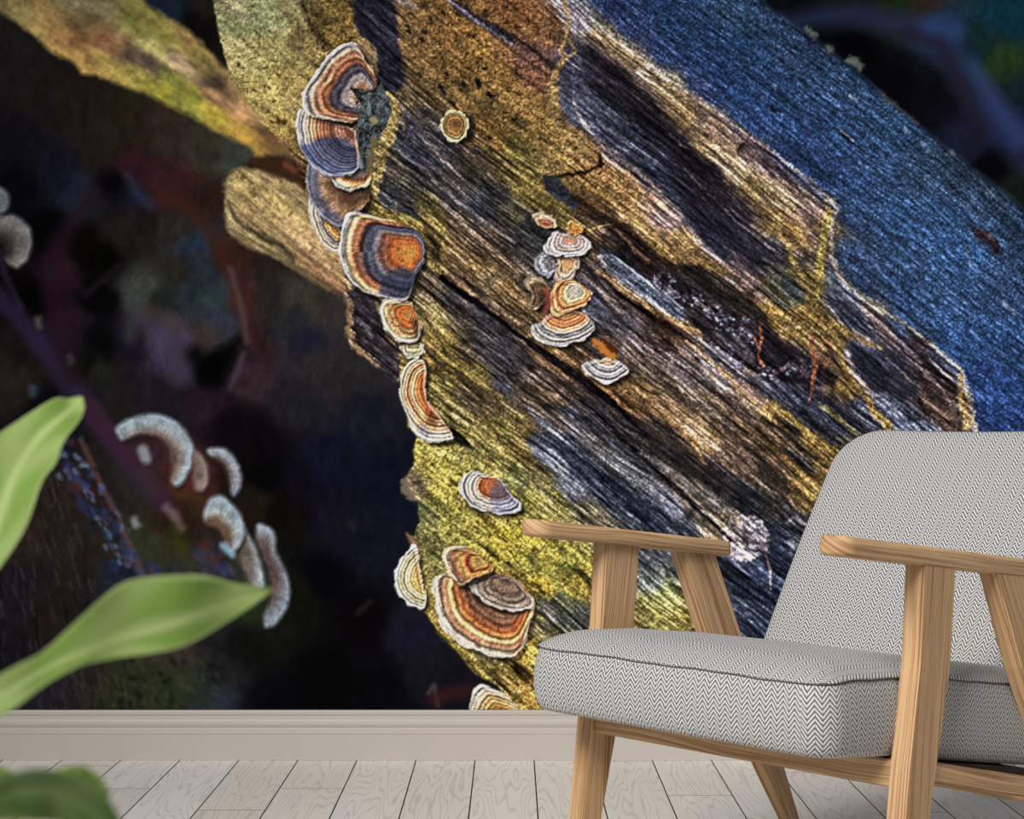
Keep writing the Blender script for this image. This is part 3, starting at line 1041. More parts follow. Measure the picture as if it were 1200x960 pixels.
    for a, b, c, al, sw in [((268,215),(270,265),(206,180,120),.8,8), ((280,215),(350,255),(196,164,92),.8,22), ((300,205),(355,235),(176,150,100),.6,14), ((285,240),(345,285),(186,150,90),.7,16), ((340,265),(395,310),(204,160,104),.8,22), ((350,300),(400,338),(156,112,76),.7,16), ((272,268),(310,284),(210,190,130),.85,8), ((305,290),(345,308),(160,140,100),.7,6)]:
        S([a, ((a[0]+b[0])/2, (a[1]+b[1])/2-2), b], sw, c, al, 4, rag=4)
    S([(268,236),(274,254),(285,265),(305,277),(330,290),(345,305)], [2,5,6,7,4], (34,30,24), .85, 2.5)
    S([(300,190),(325,196),(352,204),(358,214)], [10,20,20,12], (60,36,22), .85, 4, rag=3); S([(335,192),(345,200)], 6, (150,84,56), .6, 3)
    S([(346,186),(330,176),(305,172)], [6,10,8], (128,96,60), .7, 4)
    S([(270,268),(300,285),(330,302),(362,320),(400,345)], [3,4,4,4], (26,22,20), .5, 2.5, rag=1)
    # knots, nodules
    for a, b in [(577,322),(586,325),(592,320)]: S([(a-4, b), (a, b-4), (a+5, b), (a, b+4), (a-4, b)], 3, (150,132,98), .7, 1.5, rag=2)
    # blue bark: scars and frost flecks
    S([(978,150),(990,160),(1003,170),(1013,177)], [2,3,3,2], (24,20,32), .9, 1.); S([(980,148),(1000,165)], 1.5, (140,120,124), .6, 1.)
    S([(900,122),(908,128),(915,131)], [3,6,2], (16,18,34), .85, 1.5)
    S([(1140,268),(1152,276),(1165,285),(1172,296)], [6,12,12,5], (52,30,38), .9, 2.5, rag=4); S([(1150,270),(1165,282)], 3, (110,84,80), .6, 1.5, rag=2)
    for a, b, c, d in [(1157,224,1167,234),(1079,166,1083,171),(1088,177,1091,179),(1060,150,1064,154),(998,113,1004,117),(985,92,988,94),(1114,177,1118,180),(1100,340,1103,343),(1174,354,1188,368),(1130,290,1138,315),(905,100,908,103)]:
        S([(a, b), (c, d)], [4, 3], (122,140,166), .75, 2., rag=2)
    for a, b, r in [(947,34,7),(952,40,7),(972,57,8),(1000,70,10),(1006,76,9),(995,72,6),(1115,178,4)]: S([(a-1, b), (a+2, b+2)], r, (96,104,96), .85, 2., rag=3)
    S([(1030,108),(1045,120),(1075,145)], 3, (110,100,90), .6, 1.8)
    # crystal clump and wisps by the chair back
    for i in range(240):
        t = rr.rand()*6.28; k = rr.rand()**.5; x, y = 873+26*k*math.cos(t), 630+27*k*math.sin(t)
        S([(x, y), (x+1.5, y+1)], 2.2+rr.rand()*2.6, [(176,160,184),(130,112,130),(206,194,214),(88,74,88),(190,170,160)][i % 5], .85, 1.2)
    for i in range(60):
        S([(845+rr.rand()*22, 598+rr.rand()*24)]*2, 2.5+rr.rand()*2, [(150,130,106),(90,72,60),(190,170,150)][i % 3], .8, 1.2)
    S([(897,648),(902,665),(904,690)], [2,2.5,2], (150,120,116), .8, 1.); S([(926,580),(930,592),(945,602)], [4,4,3], (150,116,90), .8, 1.4, rag=2); S([(922,612),(932,606),(945,618)], [4,5,3], (150,140,150), .7, 1.6, rag=2)
    S([(926,636),(930,640)], 8, (110,130,140), .7, 2, rag=2)
    for k in range(6): S([(880+k*3, 600+k*22), (915+k*3, 620+k*22), (950, 650+k*22)], [2,4,3], (96,110,150) if k % 2 else (16,18,34), .6, 2.2, rag=3)

def fungi(P):
    f = P.fan; S = P.stroke
    hot = [(0,212,140,52),(.16,206,120,40),(.3,178,78,30),(.42,128,76,58),(.54,84,84,104),(.62,62,66,92),(.72,104,60,48),(.79,160,92,52),(.86,222,180,124),(.92,214,190,160),(.96,150,150,170),(1,226,216,210)]
    # pair behind, cut by the two above
    f([(360,230),(366,228),(378,245),(392,262),(402,272),(402,290),(393,297),(380,290),(368,268),(361,248)], (402,262), [(0,150,84,40),(.5,200,140,70),(.62,90,84,110),(.75,222,190,140),(.9,204,190,170),(1,220,212,204)], 3, shadow=None)
    f([(360,190),(378,190),(400,200),(432,210),(436,232),(425,246),(410,252),(404,264),(394,266),(376,254),(364,238),(357,214)], (430,214), [(0,60,40,34),(.4,96,64,46),(.6,124,84,58),(.72,150,112,84),(.84,96,88,110),(.93,142,142,170),(1,176,170,186)], 3)
    f([(407,249),(418,249),(432,252),(450,258),(465,262),(480,265),(491,271),(497,285),(498,304),(490,318),(485,332),(480,352),(460,352),(440,347),(425,342),(410,332),(400,315),(396,295),(399,265)], (484,296), hot, 3,
      dark=[([(452,322),(470,312),(486,318),(486,334),(481,354),(460,354),(443,349),(447,335)], (62,66,88), .85)])
    f([(407,51),(395,56),(380,72),(367,92),(356,102),(352,125),(360,136),(382,141),(418,144),(424,112),(440,106),(440,88),(425,62),(417,52)], (430,112), [(0,210,130,50),(.14,196,104,48),(.25,150,120,110),(.38,140,130,136),(.46,66,58,72),(.56,60,52,64),(.64,150,78,44),(.72,196,126,84),(.78,130,78,56),(.86,206,156,118),(.93,176,164,166),(1,212,202,204)], 3)
    f([(386,208),(392,218),(405,225),(420,223),(432,217),(435,200),(420,190),(400,192)], (425,192), [(0,60,50,56),(.4,90,76,84),(.62,150,90,50),(.8,220,160,90),(.92,200,180,160),(1,226,218,212)], 3, shadow=(2,3))
    f([(351,127),(345,145),(350,160),(349,172),(362,192),(385,207),(400,206),(414,204),(422,195),(420,170),(417,150),(382,141),(360,136)], (420,150), [(0,150,84,44),(.2,110,60,44),(.34,206,140,110),(.42,120,64,44),(.58,170,96,60),(.7,206,132,84),(.82,210,170,130),(.92,170,164,170),(1,222,214,210)], 3,
      dark=[([(346,170),(358,168),(372,162),(385,160),(402,162),(416,170),(424,200),(400,210),(380,208),(358,192)], (56,62,88), .9)], shadow=(2,3))
    S([(362,138),(385,143),(412,147)], [2,4,6], (34,18,16), .8, 1.3)
    # lichen-grey shelf of bark hanging over them
    P.fill([(411,103),(425,104),(440,106),(446,98),(455,112),(459,130),(452,148),(443,165),(438,172),(439,190),(434,205),(424,196),(424,180),(418,160),(420,140),(421,120)], (74,80,82), 1.5, .97, .5)
    q = P.sl([(405,98),(462,210)], 2); sh = [(411,103),(425,104),(440,106),(455,112),(459,130),(452,148),(443,165),(439,190),(434,205),(424,196),(420,140)]
    m = (P.sdf(sh, q) < 0)[..., None]; P.col[q] *= 1+m*(.75*fbm(P.X[q]/6, P.Y[q]/11, 2)+.35*vnoise(P.X[q]/2, P.Y[q]/2, 1)-.8*np.clip(.16-np.abs(vnoise(P.X[q]/8, P.Y[q]/12, 5)), 0, 1)*4)[..., None]
    S([(411,103),(425,110),(440,106)], 3, (36,30,26), .8, 1.4); S([(437,139),(440,143)], 6, (150,140,104), .9, 1.5); S([(420,180),(424,195)], [3,5], (140,150,168), .8, 1.5)
    S([(438,165),(434,190),(432,205)], 6, (120,98,58), .8, 2, rag=2)
    amber = [(0,196,150,70),(.2,206,110,40),(.38,184,76,26),(.5,150,88,40),(.62,206,156,92),(.72,150,104,64),(.82,222,190,134),(.92,220,206,176),(1,232,226,212)]
    f([(467,404),(472,417),(480,421),(497,416),(496,402)], (486,400), [(0,200,170,90),(.6,206,186,130),(1,226,220,200)], 3, shadow=(1,2))
    f([(445,352),(444,362),(446,374),(453,388),(465,400),(480,402),(492,399),(494,380),(486,365),(482,354),(465,352)], (480,368), amber, 3, dark=[([(480,374),(494,374),(494,402),(484,398)], (60,44,40), .7)], shadow=(2,4))
    f([(485,420),(476,427),(469,442),(467,457),(472,477),(480,497),(490,512),(507,519),(535,517),(529,503),(514,486),(502,472),(498,455),(500,434),(497,421)], (514,456), [(0,190,170,80),(.28,190,160,80),(.36,196,90,40),(.5,206,100,40),(.6,220,176,110),(.7,180,110,70),(.82,224,186,140),(.93,214,200,176),(1,230,224,212)], 3,
      dark=[([(488,500),(500,500),(506,512),(496,516)], (66,68,92), .6), ([(500,480),(515,488),(512,500),(500,496)], (60,34,24), .75)])
    f([(552,552),(543,558),(538,569),(540,580),(550,592),(564,598),(580,602),(600,602),(611,597),(611,588),(602,582),(594,570),(586,560),(575,558),(564,554)], (580,568), [(0,176,88,50),(.3,190,92,50),(.46,156,72,38),(.56,204,190,160),(.7,170,162,154),(.8,216,204,188),(.9,150,146,156),(1,220,216,214)], 3,
      dark=[([(574,574),(586,560),(604,580),(613,590),(610,600),(590,604),(576,598)], (84,84,104), .75)])
    f([(484,637),(474,648),(465,665),(462,682),(467,698),(480,710),(495,714),(500,706),(497,690),(492,668),(490,648)], (503,676), [(0,200,180,80),(.35,206,140,60),(.5,216,176,90),(.66,222,204,140),(.78,160,140,100),(.88,226,220,190),(1,236,232,222)], 3)
    f([(505,682),(506,697),(512,715),(517,735),(535,752),(555,762),(582,771),(602,772),(612,762),(617,747),(627,712),(622,694),(600,676),(575,668),(545,668),(520,672),(510,676)], (592,688), [(0,60,46,40),(.2,90,60,44),(.34,108,70,52),(.46,130,86,64),(.56,120,66,40),(.64,178,88,38),(.7,206,140,70),(.77,216,176,110),(.83,160,104,70),(.9,186,160,136),(.95,226,206,180),(1,222,212,200)], 3, sh_alpha=.6)
    S([(600,718),(602,740),(612,712),(608,764)], 3, (176,84,44), .5, 3)
    f([(550,685),(555,694),(562,702),(575,710),(595,716),(612,717),(628,712),(624,700),(612,686),(598,676),(580,672),(562,676)], (594,680), [(0,70,50,44),(.3,140,110,90),(.42,80,56,48),(.6,150,130,112),(.75,110,92,84),(.88,170,156,144),(1,206,196,186)], 3, shadow=(-2,4))
    f([(520,645),(519,657),(525,672),(533,682),(540,689),(550,682),(562,676),(577,671),(578,664),(566,655),(556,645),(540,641),(528,641)], (566,658), [(0,190,160,80),(.3,206,140,60),(.42,120,50,26),(.52,196,110,50),(.62,216,170,80),(.74,150,84,54),(.85,196,150,110),(1,206,176,150)], 3)
    f([(548,836),(551,822),(556,808),(562,802),(570,804),(587,812),(600,820),(610,836)], (596,850), [(0,130,70,30),(.4,150,90,40),(.55,206,150,70),(.7,196,150,90),(.85,220,190,150),(1,232,226,216)], 3)
    f([(636,836),(642,828),(655,826),(668,830),(672,840)], (655,850), [(0,200,160,90),(1,226,214,190)], 3, shadow=None)
    # the little cup
    f([(516,145),(519,134),(528,129),(540,130),(547,137),(549,150),(545,162),(536,168),(528,167),(520,160),(517,152)], (533,146), [(0,120,76,34),(.5,136,94,44),(.68,150,116,56),(.78,186,170,110),(.9,206,196,140),(1,196,186,130)], 3, shadow=(9,2))
    # cluster on the middle of the face
    f([(627,300),(640,296),(650,304),(652,318),(640,326),(630,320),(626,310)], (652,305), [(0,110,90,80),(.5,120,118,130),(1,150,156,170)], 3)
    f([(612,330),(622,322),(640,328),(646,345),(632,362),(618,360),(624,345)], (640,350), [(0,50,34,28),(.6,104,74,54),(1,150,126,106)], 3)
    f([(624,252),(632,248),(645,252),(653,258),(652,266),(640,268),(630,264)], (640,268), [(0,150,70,40),(.5,190,110,74),(1,196,170,140)], 3, shadow=(2,3))
    f([(650,300),(654,312),(648,326),(656,334),(668,330),(676,318),(682,304),(668,298)], (664,308), [(0,196,130,70),(.5,184,140,106),(1,190,164,150)], 3, shadow=(2,3))
    f([(638,288),(644,276),(652,268),(660,274),(672,274),(688,278),(694,288),(686,298),(668,300),(648,301),(640,296)], (668,280), [(0,210,130,80),(.4,170,140,140),(.7,190,170,164),(1,206,200,212)], 3, shadow=(1,4))
    f([(663,262),(670,257),(680,262),(684,270),(676,276),(666,274)], (676,272), [(0,176,80,30),(.5,214,130,50),(1,230,180,100)], 3, shadow=(1,2))
    f([(622,382),(625,395),(635,401),(648,405),(660,405),(672,402),(682,399),(692,393),(701,385),(694,375),(686,366),(670,362),(650,366),(640,372),(632,380)], (664,352), [(0,220,170,100),(.3,206,140,84),(.5,206,104,56),(.62,214,130,80),(.7,206,180,150),(.8,90,86,104),(.87,196,184,166),(.93,130,122,134),(1,204,196,190)], 3)
    f([(647,340),(643,352),(644,362),(652,372),(664,366),(676,362),(684,358),(692,350),(694,344),(684,336),(674,328),(662,328),(652,332)], (676,340), [(0,196,186,176),(.35,176,160,140),(.55,216,160,90),(.75,206,110,60),(1,214,176,120)], 3, shadow=(1,3))
    S([(640,340),(644,352),(640,362)], 7, (160,76,60), .7, 2, rag=2)
    S([(696,400),(706,408),(718,418)], [6,12,8], (206,126,50), .85, 2, rag=2); S([(704,396),(716,406),(722,412)], [4,8,5], (84,40,18), .9, 2)
    f([(681,427),(686,436),(695,444),(707,449),(720,448),(731,441),(739,433),(732,427),(722,424),(712,418),(700,422),(690,424)], (712,404), [(0,206,130,50),(.45,220,160,100),(.58,206,196,186),(.7,120,112,130),(.8,176,170,180),(.9,110,106,124),(1,222,216,210)], 3)
# ================================================================ the room
K = WALL/F_PX                                 # one print unit of the mural in metres
plaster = Mat('wall_paint').set(Base_Color=(.72, .70, .66, 1), Roughness=.9).m
def box(name, lo, hi, mat, parent=None, bevel=0, **kw):
    bm = bmesh.new(); bmesh.ops.create_cube(bm, size=1)
    for v in bm.verts: v.co = Vector([lo[i]+(v.co[i]+.5)*(hi[i]-lo[i]) for i in range(3)])
    if bevel: bmesh.ops.bevel(bm, geom=bm.edges[:], offset=bevel, segments=2, affect='EDGES')
    return tag(from_bm(name, bm, mat, parent), **kw)
box('wall_back', (-1.95, .002, -.03), (2.1, .12, 2.5), plaster, kind='structure')

# ---- floor: every plank its own piece
sub = Mat('floor_joint').set(Base_Color=(.06, .05, .042, 1), Roughness=.9).m
floor = box('floor', (-1.95, -4.4, -.05), (2.1, .002, -.0145), sub, kind='structure')
fw = Mat('whitewashed_oak'); oi = fw.n('ShaderNodeObjectInfo').outputs['Random']
tc = fw.n('ShaderNodeTexCoord').outputs['Object']
off = fw.n('ShaderNodeCombineXYZ', {0: fw.math('MULTIPLY', oi, 31.), 1: fw.math('MULTIPLY', oi, 17.), 2: fw.math('MULTIPLY', oi, 5.)}).outputs[0]
p = fw.n('ShaderNodeVectorMath', {0: tc, 1: off}, operation='ADD').outputs[0]
low = fw.noise(fw.n('ShaderNodeVectorMath', {0: p, 1: (11, .95, 1)}, operation='MULTIPLY').outputs[0], 1., 2, .5)
rings = fw.math('SINE', fw.math('MULTIPLY', fw.math('ADD', low, fw.math('MULTIPLY', fw.noise(p, 60, 2), .007)), 150.))
rings = fw.n('ShaderNodeMapRange', {'Value': rings, 'From Min': .45, 'From Max': 1.0}).outputs[0]
brk = fw.n('ShaderNodeMapRange', {'Value': fw.noise(fw.n('ShaderNodeVectorMath', {0: p, 1: (90, 9, 1)}, operation='MULTIPLY').outputs[0], 1., 2), 'From Min': .22, 'From Max': .5}).outputs[0]
grain = fw.math('MULTIPLY', rings, brk)
tone = fw.mixc(fw.n('ShaderNodeMapRange', {'Value': oi, 'From Min': 0., 'From Max': 1.}).outputs[0], s2l((247, 241, 233)), s2l((234, 226, 215)))
tone = fw.mixc(fw.math('MULTIPLY', fw.noise(p, 9, 3), .35), tone, s2l((236, 229, 224)))
fw.set(Base_Color=fw.mixc(fw.math('MULTIPLY', grain, .30), tone, s2l((150, 136, 122))), Roughness=.5); fw.bump(grain, -.12, .0008); fw = fw.m
PW = .1384; X0 = -.0866
joints = {-6: -.319, -5: -.75, -4: -.522, -3: -.32, -2: -.86, -1: -.92, 0: -1.02, 1: -.77, 2: -.03, 3: -.389, 4: -.8, 5: -.154, 6: -.544, 7: -.23, -7: -.08, -8: -.47}
raw = Mat('raw_plank_edge').set(Base_Color=(*s2l((92, 76, 62)), 1), Roughness=.9).m
rnd = random.Random(5); plank_mesh = {}
def plank(x0, x1, y0, y1):
    L = y1-y0; key = (round(L, 3), round(x1-x0, 3))
    if key not in plank_mesh:
        bm = bmesh.new(); bmesh.ops.create_cube(bm, size=1); g = .0010; cw = (x1-x0)/2-g; cl = L/2-g
        for v in bm.verts: v.co = Vector((v.co.x*2*cw, v.co.y*2*cl, v.co.z*.014))
        top = [e for e in bm.edges if all(v.co.z > 0 for v in e.verts)]
        bmesh.ops.bevel(bm, geom=top, offset=.0004, segments=1, affect='EDGES')
        bm.normal_update()
        for f in bm.faces: f.material_index = 1 if f.normal.z < .9 else 0
        me = bpy.data.meshes.new('plank'); bm.to_mesh(me); bm.free(); me.materials.append(fw); me.materials.append(raw); plank_mesh[key] = me
    o = bpy.data.objects.new('plank', plank_mesh[key]); C.objects.link(o); o.parent = floor; o.location = ((x0+x1)/2, (y0+y1)/2, -.0075)
for k in range(-14, 15):
    xa = X0+PW*k; xb = xa+PW; j = joints.get(k, -rnd.uniform(.05, 1.1)); cuts = [0.]
    if j < -.06 or k == 2: cuts.append(j)
    y = j
    while y > -4.3: y = max(y-1.15, -4.38); cuts.append(y)
    for a, b in zip(cuts, cuts[1:]):
        if a-b > .008: plank(xa, xb, b, a)

# ---- moulded skirting board
bbm = Mat('skirting_paint').set(Base_Color=(*s2l((192, 184, 175)), 1), Roughness=.5).m
prof = [(0, 0), (-.0150, 0), (-.0150, .0605), (-.0163, .0625), (-.0163, .0655), (-.0150, .0675), (-.0105, .0705), (-.0095, .0745), (-.0115, .0790), (-.0135, .0830), (-.0130, .0900), (-.0105, .0950), (-.0080, .0975), (-.0075, .1030), (-.0100, .1065), (-.0102, .1130), (-.0090, .1160), (0, .1160)]
bm = bmesh.new(); r0 = [bm.verts.new((-1.95, y-.0018, z)) for y, z in prof]; r1 = [bm.verts.new((2.1, y-.0018, z)) for y, z in prof]
for i in range(len(prof)):
    j = (i+1) % len(prof); bm.faces.new((r0[i], r0[j], r1[j], r1[i]))
bm.faces.new(r0[::-1]); bm.faces.new(r1); bmesh.ops.recalc_face_normals(bm, faces=bm.faces[:])
tag(from_bm('baseboard_back', bm, bbm), kind='structure')

# ================================================================ the printed wallpaper
xs = np.concatenate([np.arange(-330, 0, 6.), np.arange(0, 1200, 1.2), np.arange(1200, 1620, 6.)])
ys = np.concatenate([np.arange(-340, 0, 6.), np.arange(0, 834, 1.2), [834.]])
col, cls = paint(xs, ys)
lin = np.where(col <= .04045, col/12.92, ((col+.055)/1.055)**2.4).astype(np.float32)
lin = np.clip(lin*PRINT_GAIN, 0, .92)
paper = Mat('printed_paper'); att = paper.n('ShaderNodeVertexColor', layer_name='print'); paper.set(Base_Color=att.outputs[0], Roughness=.85)
paper.b.inputs['Specular IOR Level'].default_value = .0
gr = paper.noise(paper.n('ShaderNodeTexCoord').outputs['Object'], 900, 2); paper.bump(gr, .05, .0004); paper = paper.m
mural = tag(empty('wall_mural', (0, -.0012, .112)), 'wallpaper mural printed with a frosted log and bracket fungi, covering the wall above the skirting', 'mural')
ny, nx = col.shape[:2]
GX, GZ = np.meshgrid((xs-600)*K, EYE-(ys-508)*K-.112)
co = np.stack([GX, np.zeros_like(GX), GZ], -1).reshape(-1, 3).astype(np.float32); rgba = np.concatenate([lin, np.ones(lin.shape[:2]+(1,), np.float32)], -1).reshape(-1, 4)
fc = cls[:-1, :-1]; idx = np.arange(ny*nx).reshape(ny, nx)
quads = np.stack([idx[1:, :-1], idx[1:, 1:], idx[:-1, 1:], idx[:-1, :-1]], -1)
def print_part(name, sel, label=None):
    q = quads[sel]; 
    if len(q) < 12: return
    used, inv = np.unique(q, return_inverse=True); inv = inv.reshape(-1).astype(np.int32)
    me = bpy.data.meshes.new(name); me.vertices.add(len(used)); me.vertices.foreach_set('co', co[used].ravel())
    me.loops.add(len(inv)); me.loops.foreach_set('vertex_index', inv); me.polygons.add(len(q))
    me.polygons.foreach_set('loop_start', np.arange(0, len(inv), 4, dtype=np.int32)); me.update(calc_edges=True)
    ca = me.color_attributes.new('print', 'FLOAT_COLOR', 'POINT'); ca.data.foreach_set('color', rgba[used].ravel())
    o = link(name, me, paper, mural)
    if label: o['label'] = label
print_part('printed_undergrowth', fc == 0, 'dark blurred forest floor printed behind the log')
print_part('printed_branch', fc == 1, 'sunlit mossy branch printed at top left')
print_part('printed_log', fc == 2, 'weathered log with frosted blue bark and golden moss')
for k in range(3, int(cls.max())+1): print_part('printed_fungus', fc == k)

# ================================================================ the armchair
CA = (.053, 2.552-WALL); RZ = -math.atan2(.734, .679)
def cw(a, d, h): return Vector((CA[0]+a*.679+d*.734, CA[1]-a*.734+d*.679, h))
OA, OD = .305, .33
chair = tag(empty('armchair', cw(OA, OD, 0), RZ), 'low armchair in grey herringbone fabric on an oak frame with open sloping armrests', 'armchair')
oak = wood('oak_frame', (216, 178, 134), (140, 98, 62))
def prism(name, poly, a0, a1, axis, parent=chair, bevel=.0025, mat=None, seg=2, rim=False):
    """side-plane outline (d, h) extruded across the chair; UV runs along the long axis"""
    bm = bmesh.new(); n = len(poly); A = [bm.verts.new((a0-OA, d-OD, h)) for d, h in poly]; B = [bm.verts.new((a1-OA, d-OD, h)) for d, h in poly]
    bm.faces.new(A); bm.faces.new(B[::-1])
    for i in range(n): bm.faces.new((A[i], B[i], B[(i+1) % n], A[(i+1) % n]))
    bmesh.ops.recalc_face_normals(bm, faces=bm.faces[:])
    if bevel: bmesh.ops.bevel(bm, geom=[e for e in bm.edges if e.calc_face_angle(0) > .6 and not (rim and abs(e.verts[0].co.x-e.verts[1].co.x) > .01)], offset=bevel, segments=seg, affect='EDGES')
    ax = Vector(axis).normalized(); uv = bm.loops.layers.uv.new('UVMap')
    for f in bm.faces:
        nn = f.normal; t = nn.cross(ax); t = t.normalized() if t.length > .3 else Vector((1, 0, 0)).cross(nn)
        for l in f.loops: l[uv].uv = (l.vert.co.dot(ax)+round(nn.x)*.37, l.vert.co.dot(t)+round(nn.y)*.21)
    return from_bm(name, bm, mat or oak, parent)
def under(d): return .6035-.118*d
FL = [(.1035, .60), (.093, .461), (.068, .326), (.047, .165), (.026, 0)]; FB = [(.055, 0), (.094, .158), (.126, .284), (.169, .455), (.182, .60)]
RF = [(.282, .58), (.350, .43), (.503, .18), (.573, .08), (.620, 0)]; RB = [(.644, 0), (.602, .077), (.561, .169), (.442, .416), (.370, .58)]
def leg_poly(a, b):
    p = [list(q) for q in a]+[list(q) for q in b]; p[0][1] = under(p[0][0])+.003; p[-1][1] = under(p[-1][0])+.003; return p
for a0, a1 in ((0., .030), (.582, .612)):
    prism('leg', leg_poly(FL, FB), a0, a1, (0, .13, 1)); prism('leg', leg_poly(RF, RB), a0, a1, (0, -.5, 1))
def armrest(a0, a1, d0, d1):
    """board with rounded ends in plan, eased edges, sloping down to the back"""
    r = (a1-a0)/2-.002; ca = (a0+a1)/2; pl = []
    for k in range(13): t = math.pi+math.pi*k/12; pl.append((ca-r*math.cos(t)*-1, d0+r+r*math.sin(t)))
    for k in range(13): t = math.pi*k/12; pl.append((ca+r*math.cos(t), d1-r+r*math.sin(t)))
    bm = bmesh.new(); uv = bm.loops.layers.uv.new('UVMap'); rows = []
    e = .006
    for ins, z in ((.006, 0), (.0022, .0015), (.0, .0055), (.0, .0205), (.0020, .0245), (.006, .026)):
        rows.append([bm.verts.new((ca+(a-ca)*(1-ins/r)-OA, (d if ins == 0 else d0+r+(d-d0-r)*(1-ins/r) if d < d0+r else d1-r+(d-d1+r)*(1-ins/r) if d > d1-r else d)-OD, under(d)+z)) for a, d in pl])
    m = len(pl)
    for p_, q_ in zip(rows, rows[1:]):
        for k in range(m): bm.faces.new((p_[k], p_[(k+1) % m], q_[(k+1) % m], q_[k])).smooth = True
    bm.faces.new(rows[0][::-1]); bm.faces.new(rows[-1])
    bmesh.ops.recalc_face_normals(bm, faces=bm.faces[:])
    for f in bm.faces:
        for l in f.loops: l[uv].uv = (l.vert.co.y, l.vert.co.z+l.vert.co.y*.118+l.vert.co.x*.6)
    return from_bm('armrest', bm, oak, chair)
armrest(-.014, .046, -.056, .410)
armrest(.562, .6165, -.076, .410)
def xbeam(name, d0, d1, h0, h1, a0=.029, a1=.583):
    return prism(name, [(d0, h0), (d1, h0), (d1, h1), (d0, h1)], a0, a1, (1, 0, 0), bevel=.002)
xbeam('front_rail', .076, .100, .296, .333); xbeam('rear_rail', .425, .449, .222, .258)
srail = [(.10, .3335-.2426*.10), (.46, .3335-.2426*.46), (.46, .356-.221*.46), (.10, .356-.221*.10)]
for a0, a1 in ((.006, .026), (.586, .606)): prism('side_rail', srail, a0, a1, (0, 1, -.23), bevel=.002)

# fabric: woven herringbone, UV in metres
fb = Mat('herringbone_wool'); uvn = fb.n('ShaderNodeUVMap').outputs[0]; sx = fb.n('ShaderNodeSeparateXYZ', {0: uvn})
wob = fb.math('MULTIPLY', fb.math('SUBTRACT', fb.noise(uvn, 22, 2), .5), .006)
uu = fb.math('ADD', sx.outputs[0], wob); PP, QQ, SL = .0190, .0070, 1.3
tri = fb.math('PINGPONG', uu, PP/2)
ph = fb.math('FRACT', fb.math('DIVIDE', fb.math('ADD', fb.math('ADD', sx.outputs[1], wob), fb.math('MULTIPLY', tri, SL)), QQ))
tw = fb.math('ABSOLUTE', fb.math('SUBTRACT', ph, .5))
yarn = fb.n('ShaderNodeMapRange', {'Value': tw, 'From Min': .10, 'From Max': .34}).outputs[0]
kn = fb.math('ABSOLUTE', fb.math('SUBTRACT', fb.math('DIVIDE', tri, PP/2), .5)); kn = fb.n('ShaderNodeMapRange', {'Value': kn, 'From Min': .40, 'From Max': .5}).outputs[0]
yarn = fb.math('MULTIPLY', yarn, fb.math('SUBTRACT', 1., fb.math('MULTIPLY', kn, .45)))
fib = fb.noise(uvn, 1500, 1); yarn2 = fb.math('MULTIPLY', yarn, fb.n('ShaderNodeMapRange', {'Value': fib, 'From Min': .3, 'From Max': .7, 'To Min': .72, 'To Max': 1.1}).outputs[0])
fb.set(Base_Color=fb.mixc(yarn2, s2l((72, 71, 71)), s2l((211, 209, 207))), Roughness=.95); fb.b.inputs['Specular IOR Level'].default_value = .1
fb.b.inputs['Sheen Weight'].default_value = .15; fb.bump(yarn, .35, .0012); fb = fb.m
pip = Mat('seam_thread').set(Base_Color=(*s2l((84, 80, 76)), 1), Roughness=1.).m
dk = Mat('seat_webbing').set(Base_Color=(*s2l((44, 38, 34)), 1), Roughness=.9).m
def interp(x, t): return float(np.interp(x, [p[0] for p in t], [p[1] for p in t]))
HB = [(-.07, .3500), (0, .3445), (.09, .3345), (.225, .3105), (.43, .2760), (.53, .2580)]
HS = [(-.07, .4440), (0, .4455), (.1, .4390), (.236, .4225), (.393, .3985), (.53, .3780)]
A0, A1, D0, D1 = .031, .579, -.068, .525
def plan(ins, n=10, rf=.038, rb=.02, m=26):
    """rounded plan outline of the cushion, inset by ins, with arc length"""
    a0, a1, d0, d1 = A0+ins, A1-ins, D0+ins, D1-ins; rf = max(rf-ins*.35, .006); rb = max(rb-ins*.3, .004); out = []
    def arc(ca, cd_, r, t0):
        for k in range(n+1):
            t = t0+math.pi/2*k/n; out.append((ca+r*math.cos(t), cd_+r*math.sin(t)))
    arc(a1-rf, d0+rf, rf, -math.pi/2); N = len(out)
    for k in range(1, m): out.append((a1, d0+rf+(d1-d0-rf-rb)*k/m))
    arc(a1-rb, d1-rb, rb, 0)
    for k in range(1, m): out.append((a1-rb-(a1-a0-2*rb)*k/m, d1))
    arc(a0+rb, d1-rb, rb, math.pi/2)
    for k in range(1, m): out.append((a0, d1-rb-(d1-d0-rf-rb)*k/m))
    arc(a0+rf, d0+rf, rf, math.pi)
    for k in range(1, m): out.append((a0+rf+(a1-a0-2*rf)*k/m, d0))
    return out
def seam_h(a, d, s): return interp(d, HS)+.0007*math.sin(s*31)+.0005*math.sin(s*83+1)
def ringset(levels):
    rings = []
    base = plan(0); L = [0.]
    for p0, p1 in zip(base, base[1:]): L.append(L[-1]+math.hypot(p1[0]-p0[0], p1[1]-p0[1]))
    tot = L[-1]+math.hypot(base[0][0]-base[-1][0], base[0][1]-base[-1][1])
    for ins, fn in levels: rings.append([(a, d, fn(a, d, s)) for (a, d), s in zip(plan(ins), L)])
    return rings, L, tot
